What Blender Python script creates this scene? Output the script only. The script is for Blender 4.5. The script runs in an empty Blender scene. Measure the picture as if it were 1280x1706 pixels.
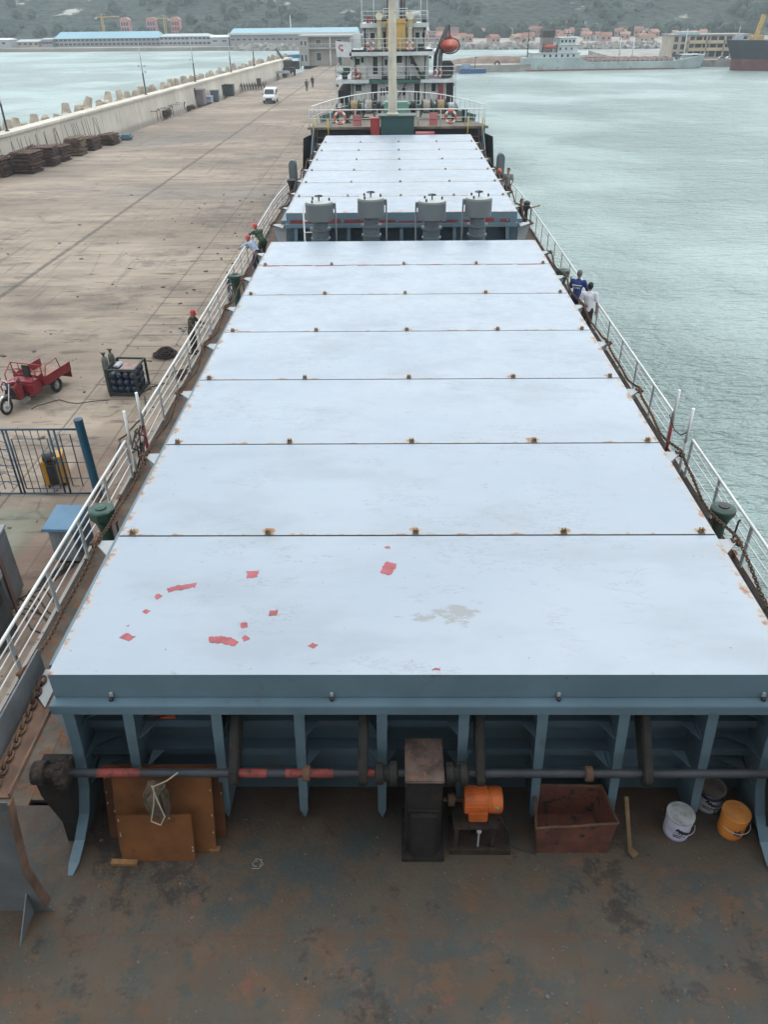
import bpy, bmesh, math, random
from mathutils import Vector, Matrix, noise as mnoise
R = math.radians
random.seed(7)
S = bpy.context.scene
COL = S.collection

# ---------------------------------------------------------------- camera
F, PITCH, YAW, ROLL = 1280.0, .5813, -.0155, -.0113
CAM = Vector((-.286, 0, 13.6))
_cy, _sy, _cp, _sp = math.cos(YAW), math.sin(YAW), math.cos(PITCH), math.sin(PITCH)
EX = Vector((_cy, -_sy, 0)); EY = Vector((_sy, _cy, 0)); EZ = Vector((0, 0, 1))
FWD = EY*_cp - EZ*_sp; UPV = EZ*_cp + EY*_sp
cr, sr = math.cos(ROLL), math.sin(ROLL)
cam = bpy.data.cameras.new('camera'); camo = bpy.data.objects.new('camera', cam); COL.objects.link(camo)
XR = EX*cr + UPV*sr              # image right
UR = UPV*cr - EX*sr              # image up
camo.matrix_world = Matrix.Translation(CAM) @ Matrix((XR, UR, -FWD)).transposed().to_4x4()
cam.sensor_fit = 'VERTICAL'; cam.sensor_height = 36; cam.lens = F/1706*36
cam.clip_start = .1; cam.clip_end = 9000
S.camera = camo


def P(u, v, **k):
    """where the sight line of a measured photo point meets the plane x=, y= or z="""
    X = (u-640)*cr + (v-853)*sr; Y = -(u-640)*sr + (v-853)*cr
    d = FWD + EX*(X/F) - UPV*(Y/F)
    (n, val), = k.items(); i = 'xyz'.index(n)
    return CAM + d*((val-CAM[i])/d[i])


# ---------------------------------------------------------------- light and air
SUN_EL, SUN_AZ = R(58), R(20)        # azimuth clockwise from +y
w = bpy.data.worlds.new('World'); S.world = w; w.use_nodes = True
wn = w.node_tree; bg = wn.nodes['Background']
sky = wn.nodes.new('ShaderNodeTexSky'); sky.sky_type = 'NISHITA'; sky.sun_disc = False
sky.sun_elevation = SUN_EL; sky.sun_rotation = SUN_AZ; sky.air_density = 1.0; sky.dust_density = 4.0; sky.ozone_density = 1.0
hs = wn.nodes.new('ShaderNodeHueSaturation'); hs.inputs['Saturation'].default_value = .42
wn.links.new(sky.outputs[0], hs.inputs['Color'])
cl = wn.nodes.new('ShaderNodeMix'); cl.data_type = 'RGBA'; cl.inputs[0].default_value = .78      # even layer of high cloud over the sky
wn.links.new(hs.outputs[0], cl.inputs[6])
wtc = wn.nodes.new('ShaderNodeTexCoord'); wsep = wn.nodes.new('ShaderNodeSeparateXYZ'); wn.links.new(wtc.outputs['Generated'], wsep.inputs[0])


def wmap(sock, a, b, lo, hi):
    n = wn.nodes.new('ShaderNodeMapRange'); n.interpolation_type = 'SMOOTHSTEP'; wn.links.new(sock, n.inputs[0])
    for i_, v_ in enumerate((a, b, lo, hi)): n.inputs[i_+1].default_value = v_
    return n.outputs[0]


low = wmap(wsep.outputs[2], .05, .62, 1, 0); ahead = wmap(wsep.outputs[1], -.35, .6, 0, 1)       # low sky ahead brightened, added to lift the reflection in the water
mm = wn.nodes.new('ShaderNodeMath'); mm.operation = 'MULTIPLY'; wn.links.new(low, mm.inputs[0]); wn.links.new(ahead, mm.inputs[1])
cc = wn.nodes.new('ShaderNodeMix'); cc.data_type = 'RGBA'; wn.links.new(mm.outputs[0], cc.inputs[0])
cc.inputs[6].default_value = (6.2, 6.55, 6.85, 1); cc.inputs[7].default_value = (13.2, 13.8, 14.0, 1); wn.links.new(cc.outputs[2], cl.inputs[7])
wn.links.new(cl.outputs[2], bg.inputs[0])
bg.inputs[1].default_value = .15
sl = bpy.data.lights.new('sun', 'SUN'); sl.energy = .5; sl.angle = R(25); sl.color = (1, .97, .93)
so = bpy.data.objects.new('sun', sl); COL.objects.link(so)
sd = Vector((math.sin(SUN_AZ)*math.cos(SUN_EL), math.cos(SUN_AZ)*math.cos(SUN_EL), math.sin(SUN_EL)))
so.rotation_euler = sd.to_track_quat('Z', 'Y').to_euler()
S.view_settings.view_transform = 'Standard'; S.view_settings.look = 'None'
S.view_settings.exposure = 1.22; S.view_settings.gamma = 1
S.render.engine = 'CYCLES'
S.cycles.max_bounces = 6; S.cycles.volume_bounces = 1; S.cycles.use_denoising = True
S.cycles.volume_step_rate = 4; S.cycles.volume_max_steps = 128


# ---------------------------------------------------------------- node helpers
class NT:
    def __init__(s, name):
        s.m = bpy.data.materials.new(name); s.m.use_nodes = True
        s.t = s.m.node_tree; s.b = s.t.nodes['Principled BSDF']
        s.geo = s.t.nodes.new('ShaderNodeNewGeometry'); s.pos = s.geo.outputs['Position']
        s.tc = s.t.nodes.new('ShaderNodeTexCoord'); s.obj = s.tc.outputs['Object']

    def put(s, sock, v):
        if isinstance(v, bpy.types.NodeSocket): s.t.links.new(v, sock)
        elif hasattr(v, '__len__') and len(v) == 3 and sock.type == 'RGBA': sock.default_value = (*v, 1)
        else: sock.default_value = v

    def math(s, op, a, b=0.0, c=None, clamp=False):
        n = s.t.nodes.new('ShaderNodeMath'); n.operation = op; n.use_clamp = clamp
        s.put(n.inputs[0], a); s.put(n.inputs[1], b)
        if c is not None: s.put(n.inputs[2], c)
        return n.outputs[0]

    def xyz(s, v):
        n = s.t.nodes.new('ShaderNodeSeparateXYZ'); s.put(n.inputs[0], v); return n.outputs

    def scale(s, v, sc, off=(0, 0, 0)):
        n = s.t.nodes.new('ShaderNodeMapping'); s.put(n.inputs[0], v)
        n.inputs['Scale'].default_value = sc; n.inputs['Location'].default_value = off
        return n.outputs[0]

    def noise(s, sc, det=4, rough=.55, v=None, dist=0, st=None, off=(0, 0, 0)):
        v = v if v is not None else s.pos
        if st or any(off): v = s.scale(v, st or (1, 1, 1), off)
        n = s.t.nodes.new('ShaderNodeTexNoise'); s.put(n.inputs['Vector'], v)
        n.inputs['Scale'].default_value = sc; n.inputs['Detail'].default_value = det
        n.inputs['Roughness'].default_value = rough; n.inputs['Distortion'].default_value = dist
        return n.outputs[0]

    def voro(s, sc, v=None, feat='F1', out='Distance'):
        n = s.t.nodes.new('ShaderNodeTexVoronoi'); s.put(n.inputs['Vector'], v if v is not None else s.pos)
        n.feature = feat; n.inputs['Scale'].default_value = sc
        return n.outputs[out]

    def step(s, x, a, b, lo=0.0, hi=1.0):
        n = s.t.nodes.new('ShaderNodeMapRange'); n.interpolation_type = 'SMOOTHSTEP'
        s.put(n.inputs[0], x)
        for i, q in enumerate((a, b, lo, hi)): s.put(n.inputs[i+1], q)
        return n.outputs[0]

    def mix(s, f, a, b, mode='MIX'):
        n = s.t.nodes.new('ShaderNodeMix'); n.data_type = 'RGBA'; n.blend_type = mode
        s.put(n.inputs[0], f); s.put(n.inputs[6], a); s.put(n.inputs[7], b)
        return n.outputs[2]

    def bump(s, h, st=.3, dist=.02):
        n = s.t.nodes.new('ShaderNodeBump'); n.inputs['Strength'].default_value = st
        n.inputs['Distance'].default_value = dist; s.put(n.inputs['Height'], h)
        if s.b.inputs['Normal'].links: s.put(n.inputs['Normal'], s.b.inputs['Normal'].links[0].from_socket)
        s.put(s.b.inputs['Normal'], n.outputs[0])

    def out(s, col, rough=.6, metal=0, spec=.5):
        s.put(s.b.inputs['Base Color'], col); s.put(s.b.inputs['Roughness'], rough)
        s.put(s.b.inputs['Metallic'], metal); s.b.inputs['Specular IOR Level'].default_value = spec
        return s.m


RUST = (.16, .065, .03)
_mats = {}
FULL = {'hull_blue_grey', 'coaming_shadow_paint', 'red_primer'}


def pm(name, col, rough=.6, var=.25, sc=2.0, rust=0.0, rustcol=RUST, metal=0, bump=.15, bsc=40, spec=.4, dirt=.0, st=None):
    """weathered paint, metal, stone or cloth: tone variation, rust or dirt patches and a fine bump"""
    if name in _mats: return _mats[name]
    t = NT(name); col = tuple(q*(1 if name in FULL else .72) for q in col)
    a = t.noise(sc, 5, .6, st=st)
    f = t.step(a, .25, .75, 1-var, 1+var)
    c = t.mix(1.0, col, f, 'MULTIPLY')
    if dirt:
        d = t.step(t.noise(sc*1.9, 6, .65, off=(9, 4, 2)), .62-dirt*.4, .78-dirt*.2)
        c = t.mix(t.math('MULTIPLY', d, .7), c, (.07, .055, .042))
    ro = rough
    if rust:
        r = t.noise(sc*2.3, 8, .68, off=(3, 7, 5))
        m = t.step(r, .74-rust*.5, .80-rust*.5)
        r2 = t.mix(t.noise(sc*9, 4, .6), rustcol, tuple(x*.35 for x in rustcol))
        c = t.mix(m, c, r2); ro = t.math('MULTIPLY_ADD', m, .9-rough, rough)
        metal = metal if not metal else t.math('MULTIPLY', t.math('SUBTRACT', 1.0, m), metal)
    if bump: t.bump(t.noise(bsc, 5, .6), bump, .01)
    _mats[name] = t.out(c, ro, metal, spec)
    return _mats[name]


# ---------------------------------------------------------------- mesh helpers
_off = {}


class MB:
    def __init__(s): s.v = []; s.f = []; s.mi = []; s.sm = []; s.cur = 0

    def add(s, vs, fs, smooth=False):
        b = len(s.v); s.v += [Vector(v) for v in vs]
        for f in fs: s.f.append([i+b for i in f]); s.mi.append(s.cur); s.sm.append(smooth)
        return s

    def box(s, c, d, rz=0.0, rx=0.0, ry=0.0):
        M = Matrix.Rotation(rz, 3, 'Z') @ Matrix.Rotation(ry, 3, 'Y') @ Matrix.Rotation(rx, 3, 'X')
        c = Vector(c); x, y, z = (q/2 for q in d)
        vs = [c + M @ Vector(p) for p in ((-x, -y, -z), (x, -y, -z), (x, y, -z), (-x, y, -z), (-x, -y, z), (x, -y, z), (x, y, z), (-x, y, z))]
        return s.add(vs, [(0, 3, 2, 1), (4, 5, 6, 7), (0, 1, 5, 4), (1, 2, 6, 5), (2, 3, 7, 6), (3, 0, 4, 7)])

    def bb(s, x0, x1, y0, y1, z0, z1): return s.box(((x0+x1)/2, (y0+y1)/2, (z0+z1)/2), (abs(x1-x0), abs(y1-y0), abs(z1-z0)))

    def bar(s, a, b, wd, ht, up=(0, 0, 1)):
        a, b = Vector(a), Vector(b); d = (b-a).normalized(); up = Vector(up)
        if abs(d.dot(up)) > .98: up = Vector((0, 1, 0))
        sx = d.cross(up).normalized()*wd/2; sz = sx.cross(d).normalized()*ht/2
        vs = [p+i*sx+j*sz for p in (a, b) for i, j in ((-1, -1), (1, -1), (1, 1), (-1, 1))]
        return s.add(vs, [(0, 1, 2, 3), (7, 6, 5, 4), (0, 4, 5, 1), (1, 5, 6, 2), (2, 6, 7, 3), (3, 7, 4, 0)])

    def tube(s, pts, r, n=8, closed=False):
        pts = [Vector(p) for p in pts]; k = len(pts)
        rs = r if isinstance(r, (list, tuple)) else [r]*k
        vs = []; up = Vector((0, 0, 1)); prev = None
        for i, p in enumerate(pts):
            if closed: d = pts[(i+1) % k]-pts[i-1]
            else: d = pts[min(i+1, k-1)]-pts[max(i-1, 0)]
            d = d.normalized() if d.length > 1e-9 else Vector((0, 0, 1))
            if prev is None:
                a = d.cross(up if abs(d.z) < .9 else Vector((1, 0, 0))).normalized()
            else:
                a = (prev - d*prev.dot(d)).normalized()
            prev = a; b = d.cross(a)
            for j in range(n):
                t = 2*math.pi*j/n; vs.append(p+(a*math.cos(t)+b*math.sin(t))*rs[i])
        fs = []
        for i in range(k if closed else k-1):
            i2 = (i+1) % k
            for j in range(n):
                fs.append((i*n+j, i*n+(j+1) % n, i2*n+(j+1) % n, i2*n+j))
        s.add(vs, fs, True)
        if not closed:
            b = len(s.v)-len(vs)
            s.f.append([b+j for j in range(n)][::-1]); s.mi.append(s.cur); s.sm.append(False)
            s.f.append([b+(k-1)*n+j for j in range(n)]); s.mi.append(s.cur); s.sm.append(False)
        return s

    def lathe(s, prof, c=(0, 0, 0), n=24, axis='z', smooth=True):
        vs = []; c = Vector(c)
        for r, h in prof:
            for j in range(n):
                t = 2*math.pi*j/n; a, b = r*math.cos(t), r*math.sin(t)
                vs.append(c+Vector({'z': (a, b, h), 'x': (h, a, b), 'y': (b, h, a)}[axis]))
        fs = []
        for i in range(len(prof)-1):
            for j in range(n): fs.append((i*n+j, i*n+(j+1) % n, (i+1)*n+(j+1) % n, (i+1)*n+j))
        m = len(prof)
        s.add(vs, fs, smooth)
        b = len(s.v)-len(vs)
        if prof[0][0] > 1e-6: s.f.append([b+j for j in range(n)][::-1]); s.mi.append(s.cur); s.sm.append(False)
        if prof[-1][0] > 1e-6: s.f.append([b+(m-1)*n+j for j in range(n)]); s.mi.append(s.cur); s.sm.append(False)
        return s

    def ring(s, c, R_, r, axis='y', n=24, k=8, a0=0, a1=2*math.pi):
        c = Vector(c); full = abs(a1-a0-2*math.pi) < 1e-6
        pts = []
        for i in range(n + (0 if full else 1)):
            t = a0+(a1-a0)*i/n; a, b = R_*math.cos(t), R_*math.sin(t)
            pts.append(c+Vector({'z': (a, b, 0), 'x': (0, a, b), 'y': (a, 0, b)}[axis]))
        return s.tube(pts, r, k, closed=full)

    def prism(s, poly, axis, a, b):
        """2-D polygon pushed along an axis: x -> (y,z), y -> (x,z), z -> (x,y)"""
        def q(p, h): return {'x': (h, p[0], p[1]), 'y': (p[0], h, p[1]), 'z': (p[0], p[1], h)}[axis]
        n = len(poly); vs = [q(p, a) for p in poly]+[q(p, b) for p in poly]
        fs = [tuple(range(n))[::-1], tuple(range(n, 2*n))]+[(i, (i+1) % n, n+(i+1) % n, n+i) for i in range(n)]
        return s.add(vs, fs)

    def ball(s, c, r, n=12, m=8):
        c = Vector(c); r = Vector(r) if hasattr(r, '__len__') else Vector((r, r, r))
        prof = []
        vs = [c+Vector((0, 0, -r.z))]
        for i in range(1, m):
            p = -math.pi/2+math.pi*i/m
            for j in range(n):
                t = 2*math.pi*j/n
                vs.append(c+Vector((r.x*math.cos(p)*math.cos(t), r.y*math.cos(p)*math.sin(t), r.z*math.sin(p))))
        vs.append(c+Vector((0, 0, r.z))); L = len(vs)-1
        fs = [(0, 1+(j+1) % n, 1+j) for j in range(n)]
        for i in range(m-2):
            for j in range(n): fs.append((1+i*n+j, 1+i*n+(j+1) % n, 1+(i+1)*n+(j+1) % n, 1+(i+1)*n+j))
        fs += [(L, 1+(m-2)*n+j, 1+(m-2)*n+(j+1) % n) for j in range(n)]
        return s.add(vs, fs, True)

    def build(s, name, mat, parent=None, bevel=0, loc=None, rough=0):
        """link as ONE mesh; vertices are given in the frame of the thing's root"""
        me = bpy.data.meshes.new(name)
        me.from_pydata([tuple(v) for v in s.v], [], s.f)
        for mt in (mat if isinstance(mat, (list, tuple)) else [mat]): me.materials.append(mt)
        for p, i, sm in zip(me.polygons, s.mi, s.sm): p.material_index = i; p.use_smooth = sm
        bm = bmesh.new(); bm.from_mesh(me)
        bmesh.ops.recalc_face_normals(bm, faces=bm.faces)
        if bevel:
            ed = [e for e in bm.edges if len(e.link_faces) == 2 and e.calc_face_angle(0) > .6]
            bmesh.ops.bevel(bm, geom=ed, offset=bevel, segments=2, affect='EDGES', clamp_overlap=True)
        for e in bm.edges:
            if len(e.link_faces) == 2 and e.calc_face_angle(0) > .62: e.smooth = False
        bm.to_mesh(me); bm.free(); me.update()
        o = bpy.data.objects.new(name, me); COL.objects.link(o)
        if parent: o.parent = parent
        if loc: o.location = loc
        return o


def tag(o, label, cat, group=None, kind=None):
    if label: o['label'] = label
    if cat: o['category'] = cat
    if group: o['group'] = group
    if kind: o['kind'] = kind
    return o


def thing(name, label, cat, loc=(0, 0, 0), rz=0.0, group=None):
    o = bpy.data.objects.new(name, None); COL.objects.link(o); o.empty_display_size = .2
    o.location = loc; o.rotation_euler = (0, 0, rz)
    return tag(o, label, cat, group)


def struct(name, mb, mat): return tag(mb.build(name, mat), None, None, None, 'structure')


def dup(o, parent=None, loc=None, rot=None, label=None, group=None):
    c = o.copy(); COL.objects.link(c)
    if parent: c.parent = parent
    if loc is not None: c.location = loc
    if rot is not None: c.rotation_euler = rot
    if label: c['label'] = label
    if group: c['group'] = group
    for ch in list(o.children): dup(ch, c)
    return c


ORD = ['first', 'second', 'third', 'fourth', 'fifth', 'sixth', 'seventh', 'eighth', 'ninth', 'tenth']

# ================================================================ THE SETTING
QZ = 2.3      # quay level above the water
DZ = 4.9      # main deck
WZ = 5.4      # raised well deck in front of the hatch
HZ = 7.8      # top of the hatch covers
WX = lambda y: -30.07+.098*(y-96.6)      # foot of the sea wall


def m_water():
    t = NT('sea_water')
    x, y, z = t.xyz(t.pos)
    big = t.noise(.018, 3, .5)
    c = t.mix(t.step(big, .35, .65), (.215, .285, .270), (.265, .338, .325))
    h1 = t.noise(1.9, 4, .6, st=(.5, 1.3, 1))
    h2 = t.noise(.38, 3, .55, st=(.6, 1.2, 1), off=(3, 1, 0))
    h3 = t.noise(4.5, 2, .5, st=(.6, 1.2, 1))
    gust = t.step(t.noise(.03, 3, .6, off=(7, 7, 0)), .38, .62, .3, 1.0)
    h = t.math('ADD', t.math('MULTIPLY', h1, .55), t.math('ADD', t.math('MULTIPLY', h2, 1.1), t.math('MULTIPLY', h3, .20)))
    h = t.math('MULTIPLY', h, gust)
    t.bump(h, 1.0, 2.4)
    m = t.out(c, .36, 0, .5)
    t.b.inputs['IOR'].default_value = 1.333
    return m


def m_quay():
    t = NT('quay_concrete')
    x, y, z = t.xyz(t.pos)
    a = t.noise(.10, 5, .6, st=(.55, 1.6, 1)); b = t.noise(.5, 6, .65, st=(.5, 1.7, 1)); e = t.noise(3.0, 5, .7); g2 = t.noise(.9, 6, .7, st=(.28, 1.9, 1), off=(3, 3, 0))
    c = t.mix(t.step(a, .36, .64), (.172, .136, .104), (.272, .222, .172))
    c = t.mix(t.step(b, .42, .68, 0, .6), c, (.125, .102, .082))
    c = t.mix(t.step(t.noise(.055, 4, .6, st=(.5, 1.5, 1), off=(21, 13, 0)), .50, .64, 0, .6), c, (.105, .098, .090))
    c = t.mix(t.step(e, .5, .8, 0, .35), c, (.27, .235, .195))
    c = t.mix(t.step(g2, .50, .66, 0, .3), c, (.115, .093, .076))
    trk = t.noise(2.6, 4, .6, st=(1.0, .05, 1), dist=.6, off=(1, 5, 0)); c = t.mix(t.math('MULTIPLY', t.step(trk, .56, .64, 0, .5), t.step(t.noise(.07, 3, .5, off=(6, 1, 0)), .45, .55)), c, (.10, .086, .072))
    # oil and damp stains
    s1 = t.noise(.24, 8, .72, st=(.7, 1.3, 1), off=(11, 3, 0))
    near = t.step(x, -19, -9)
    c = t.mix(t.math('MULTIPLY', t.step(s1, .50, .66), t.math('MULTIPLY_ADD', near, .55, .38)), c, (.082, .068, .057))
    s2 = t.noise(1.3, 4, .6, st=(.4, 1.6, 1), off=(5, 8, 0))
    c = t.mix(t.step(s2, .58, .67, 0, .6), c, (.045, .04, .036))
    blk = t.noise(.35, 8, .72, off=(31, 3, 0))
    c = t.mix(t.math('MULTIPLY', t.step(blk, .56, .68, 0, .8), t.step(x, -16, -13)), c, (.095, .083, .072))

    def line(px, slope, wd, dark=.8):
        q = t.math('ABSOLUTE', t.math('SUBTRACT', x, t.math('MULTIPLY_ADD', y, slope, px)))
        q = t.math('ADD', q, t.math('MULTIPLY', t.math('SUBTRACT', e, .5), wd*.9))
        return t.math('MULTIPLY', t.step(q, wd*.5, wd), -dark, 0) if False else t.step(q, wd*.45, wd, dark, 0)
    ls = t.math('MULTIPLY', line(-19.9, .027, .20, .7), t.step(g2, .3, .55, .45, 1))
    for px, sl, wd, dk in ((-11.15, .006, .05, .6), (-9.2, .004, .045, .5), (-8.25, .004, .05, .45), (-24.6, .05, .07, .2)):
        ls = t.math('MAXIMUM', ls, line(px, sl, wd, dk))
    fy = t.math('FRACT', t.math('MULTIPLY', y, 1/1.25))
    cross = t.step(t.math('ABSOLUTE', t.math('SUBTRACT', fy, .5)), .02, .045, .75, 0)
    strip = t.math('MULTIPLY', t.step(x, -11.1, -11.05), t.step(x, -8.3, -8.25, 1, 0))
    gone = t.step(t.noise(.16, 2, .5, off=(2, 9, 0)), .40, .50)
    ls = t.math('MAXIMUM', ls, t.math('MULTIPLY', cross, t.math('MULTIPLY', strip, gone)))
    fy2 = t.math('FRACT', t.math('MULTIPLY', y, 1/6.0))
    ls = t.math('MAXIMUM', ls, t.math('MULTIPLY', t.step(t.math('ABSOLUTE', t.math('SUBTRACT', fy2, .5)), .004, .010, .3, 0), t.step(x, -11.1, -11.0, 1, .2)))
    c = t.mix(ls, c, (.05, .044, .04))
    crk = t.voro(.16, v=t.scale(t.pos, (1, 1, 0)), feat='DISTANCE_TO_EDGE'); crk = t.math('ADD', crk, t.math('MULTIPLY', t.math('SUBTRACT', e, .5), .03))
    c = t.mix(t.math('MULTIPLY', t.step(crk, .003, .009, .45, 0), t.step(b, .45, .6)), c, (.06, .052, .045))
    # worn green painted bay beside the gate
    g = t.math('MULTIPLY', t.step(t.math('ABSOLUTE', t.math('SUBTRACT', x, -11.1)), 1.5, 1.6, 1, 0), t.step(t.math('ABSOLUTE', t.math('SUBTRACT', y, 15.9)), 1.4, 1.5, 1, 0))
    c = t.mix(t.math('MULTIPLY', g, t.step(b, .35, .6, .75, .3)), c, (.10, .15, .11))
    red = t.math('MULTIPLY', t.step(t.math('ABSOLUTE', t.math('SUBTRACT', x, -8.9)), .8, 1.1, 1, 0), t.step(t.math('ABSOLUTE', t.math('SUBTRACT', y, 16.8)), 4, 7, 1, 0))
    c = t.mix(t.math('MULTIPLY', red, t.step(b, .4, .6, .65, .15)), c, (.11, .065, .046))
    t.bump(t.math('ADD', e, t.math('MULTIPLY', ls, -1.5)), .35, .02)
    return t.out(c, .88, 0, .25)


sea = MB(); sea.add([(-1500, -400, 0), (1500, -400, 0), (1500, 700, 0), (-1500, 700, 0)], [(0, 1, 2, 3)])
struct('sea', sea, m_water())

pier = MB()
pier.prism([(-6.75, -60), (-6.75, 236), (-24, 236), (WX(236)+2, 236), (WX(-60), -60)], 'z', -3, QZ)
struct('quay', pier, m_quay())


# ------------------------------------------------ far shore: land, hills, woods
def hills_h(x, y):
    d = y-415
    if d < 0: return 1.15
    base = 1.2 + 40*(1-math.exp(-d/480)) * (d/480) * .9
    n = mnoise.fractal(Vector((x*.0022, y*.0022, .3)), 1.0, 2.0, 5)
    ridge = 130*math.exp(-((x+260)/420)**2)*max(0, min(1, (d-60)/700)) + 120*math.exp(-((x-260)/330)**2)*max(0, min(1, (d-30)/750))
    dip = 1-.55*math.exp(-((x-620)/170)**2)
    return max(1.1, (base + ridge)*dip*max(.35, 1+.55*n) + 3*mnoise.fractal(Vector((x*.02, y*.02, 1)), 1, 2, 3)*min(1, d/150))


def grid(nx, ny, x0, x1, y0, y1, fn):
    mb = MB()
    vs = [(x0+(x1-x0)*i/nx, y0+(y1-y0)*(j/ny)**1.6, 0) for j in range(ny+1) for i in range(nx+1)]
    vs = [(x, y, fn(x, y)) for x, y, _ in vs]
    mb.add(vs, [(j*(nx+1)+i, j*(nx+1)+i+1, (j+1)*(nx+1)+i+1, (j+1)*(nx+1)+i) for j in range(ny) for i in range(nx)], True)
    return mb


def m_hill(name, dark, light, rock):
    t = NT(name)
    a = t.noise(.02, 6, .65); b = t.noise(.16, 5, .7); cl = t.voro(.22)
    c = t.mix(t.step(a, .3, .7), dark, light)
    c = t.mix(t.step(cl, .1, .75, .55, 0), c, tuple(q*.45 for q in dark))
    c = t.mix(t.step(b, .55, .75, 0, .5), c, tuple(q*1.5 for q in light))
    rk = t.noise(.035, 7, .7, off=(400, 40, 9))
    c = t.mix(t.step(rk, .59, .66, 0, rock), c, (.40, .37, .33))
    t.bump(t.math('ADD', b, cl), 1.0, 3.0)
    return t.out(c, .95, 0, .1)


struct('hills', grid(150, 90, -900, 900, 400, 1500, hills_h), m_hill('hill_scrub', (.022, .032, .027), (.040, .053, .040), .9))
struct('mountain', grid(60, 30, -1400, 1600, 1500, 2300, lambda x, y: 20 + 330*min(1, (y-1500)/500)*max(.3, .75+.5*mnoise.fractal(Vector((x*.0016, y*.0016, 4)), 1, 2, 5))),
       m_hill('mountain_scrub', (.03, .04, .035), (.045, .06, .045), .4))
land = MB()
land.prism([(-900, 362), (-160, 356), (-60, 349), (20, 340), (80, 332), (900, 330), (900, 420), (-900, 420)], 'z', -2, 1.2)
struct('shore_land', land, pm('shore_ground', (.30, .27, .23), .9, .3, .03, dirt=.2))

# stone revetment along the far shore: nobody could count it
rocks = MB(); rr = random.Random(3)
for i in range(1500):
    t_ = rr.random()
    if i < 800: x = -62+82*t_; yb = 349-9*t_*1.0
    else: x = 20+150*t_; yb = 340-8*min(1, t_*2.5)
    k = rr.random(); s_ = rr.uniform(.5, 1.3)
    v = [Vector((rr.uniform(-1, 1), rr.uniform(-1, 1), rr.uniform(-1, 1))).normalized()*s_*rr.uniform(.6, 1) for _ in range(8)]
    rocks.box((x, yb-2.6+k*2.4, .1+k*1.5), (s_*1.5, s_*1.3, s_*1.1), rr.uniform(0, 3), rr.uniform(-.6, .6), rr.uniform(-.6, .6))
tag(rocks.build('shore_rocks', pm('revetment_stone', (.30, .275, .25), .9, .5, .5)), 'jumbled grey stone revetment lining the far shore', 'rocks', None, 'stuff')

# woods on the foothills: leaf clumps as one mass
wood = MB(); rr = random.Random(5)
for i in range(2600):
    x = rr.uniform(-420, 460); y = 418+rr.random()**1.7*420
    if mnoise.noise(Vector((x*.02, y*.02, 8))) < -.08: continue
    z = hills_h(x, y); r = rr.uniform(1.6, 4.2)
    b0 = len(wood.v)
    n = 6
    vs = [Vector((x, y, z+r*1.5))]
    for lv, rad in ((1.05, .75), (.45, 1.0), (-.1, .55)):
        for j in range(n):
            a = 6.283*(j+rr.random()*.7)/n; q = r*rad*rr.uniform(.7, 1.2)
            vs.append(Vector((x+q*math.cos(a), y+q*math.sin(a), z+r*lv*rr.uniform(.85, 1.15))))
    fs = [(0, 1+j, 1+(j+1) % n) for j in range(n)]
    for L in range(2):
        for j in range(n): fs.append((1+L*n+j, 1+(L+1)*n+j, 1+(L+1)*n+(j+1) % n, 1+L*n+(j+1) % n))
    wood.add(vs, fs)
tag(wood.build('hillside_woods', m_hill('woods_leaf', (.020, .033, .025), (.036, .052, .036), 0)), 'dark green woodland covering the foot of the hills', 'woods', None, 'stuff')

# ------------------------------------------------ right hand pier
rp = MB()
rp.prism([(14, 217), (30, 218), (60, 229.5), (78, 230), (100, 222), (220, 218), (220, 290), (62, 285), (60, 236), (14, 232)], 'z', -2, 1.5)
struct('far_pier', rp, pm('far_pier_concrete', (.30, .28, .25), .9, .3, .2, dirt=.3))
heap = MB(); rr = random.Random(8)
nx, ny = 40, 8
vs = []
for j in range(ny+1):
    for i in range(nx+1):
        u, v = i/nx, j/ny
        x = 14+44*u; y = 223+9*v+u*3
        vs.append((x, y, 1.45+1.5*math.sin(math.pi*v)**.6*(math.sin(math.pi*u)**.25)*(1+.25*mnoise.noise(Vector((x*.3, y*.4, 2))))))
heap.add(vs, [(j*(nx+1)+i, j*(nx+1)+i+1, (j+1)*(nx+1)+i+1, (j+1)*(nx+1)+i) for j in range(ny) for i in range(nx)], True)
struct('earth_bank', heap, pm('brown_earth', (.20, .14, .11), .95, .35, .5))


# ------------------------------------------------ sea wall and armour blocks
def m_wall():
    t = NT('sea_wall_concrete')
    x, y, z = t.xyz(t.pos)
    a = t.noise(.25, 5, .6); b = t.noise(1.6, 5, .65, st=(1, 1, .25))
    c = t.mix(t.step(a, .3, .7), (.41, .375, .32), (.51, .47, .40))
    c = t.mix(t.step(b, .5, .8, 0, .55), c, (.24, .20, .16))
    f = t.math('FRACT', t.math('MULTIPLY', y, 1/4.6))
    c = t.mix(t.step(t.math('ABSOLUTE', t.math('SUBTRACT', f, .5)), .006, .016, .6, 0), c, (.15, .13, .11))
    alt = t.math('GREATER_THAN', t.math('FRACT', t.math('MULTIPLY', t.math('FLOOR', t.math('MULTIPLY_ADD', y, 1/4.6, .5)), .37)), .55)
    c = t.mix(t.math('MULTIPLY', alt, .22), c, (.27, .255, .235))
    c = t.mix(t.step(z, QZ, QZ+.5, .5, 0), c, (.16, .13, .11))
    t.bump(b, .3, .03)
    return t.out(c, .9, 0, .2)


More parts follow.
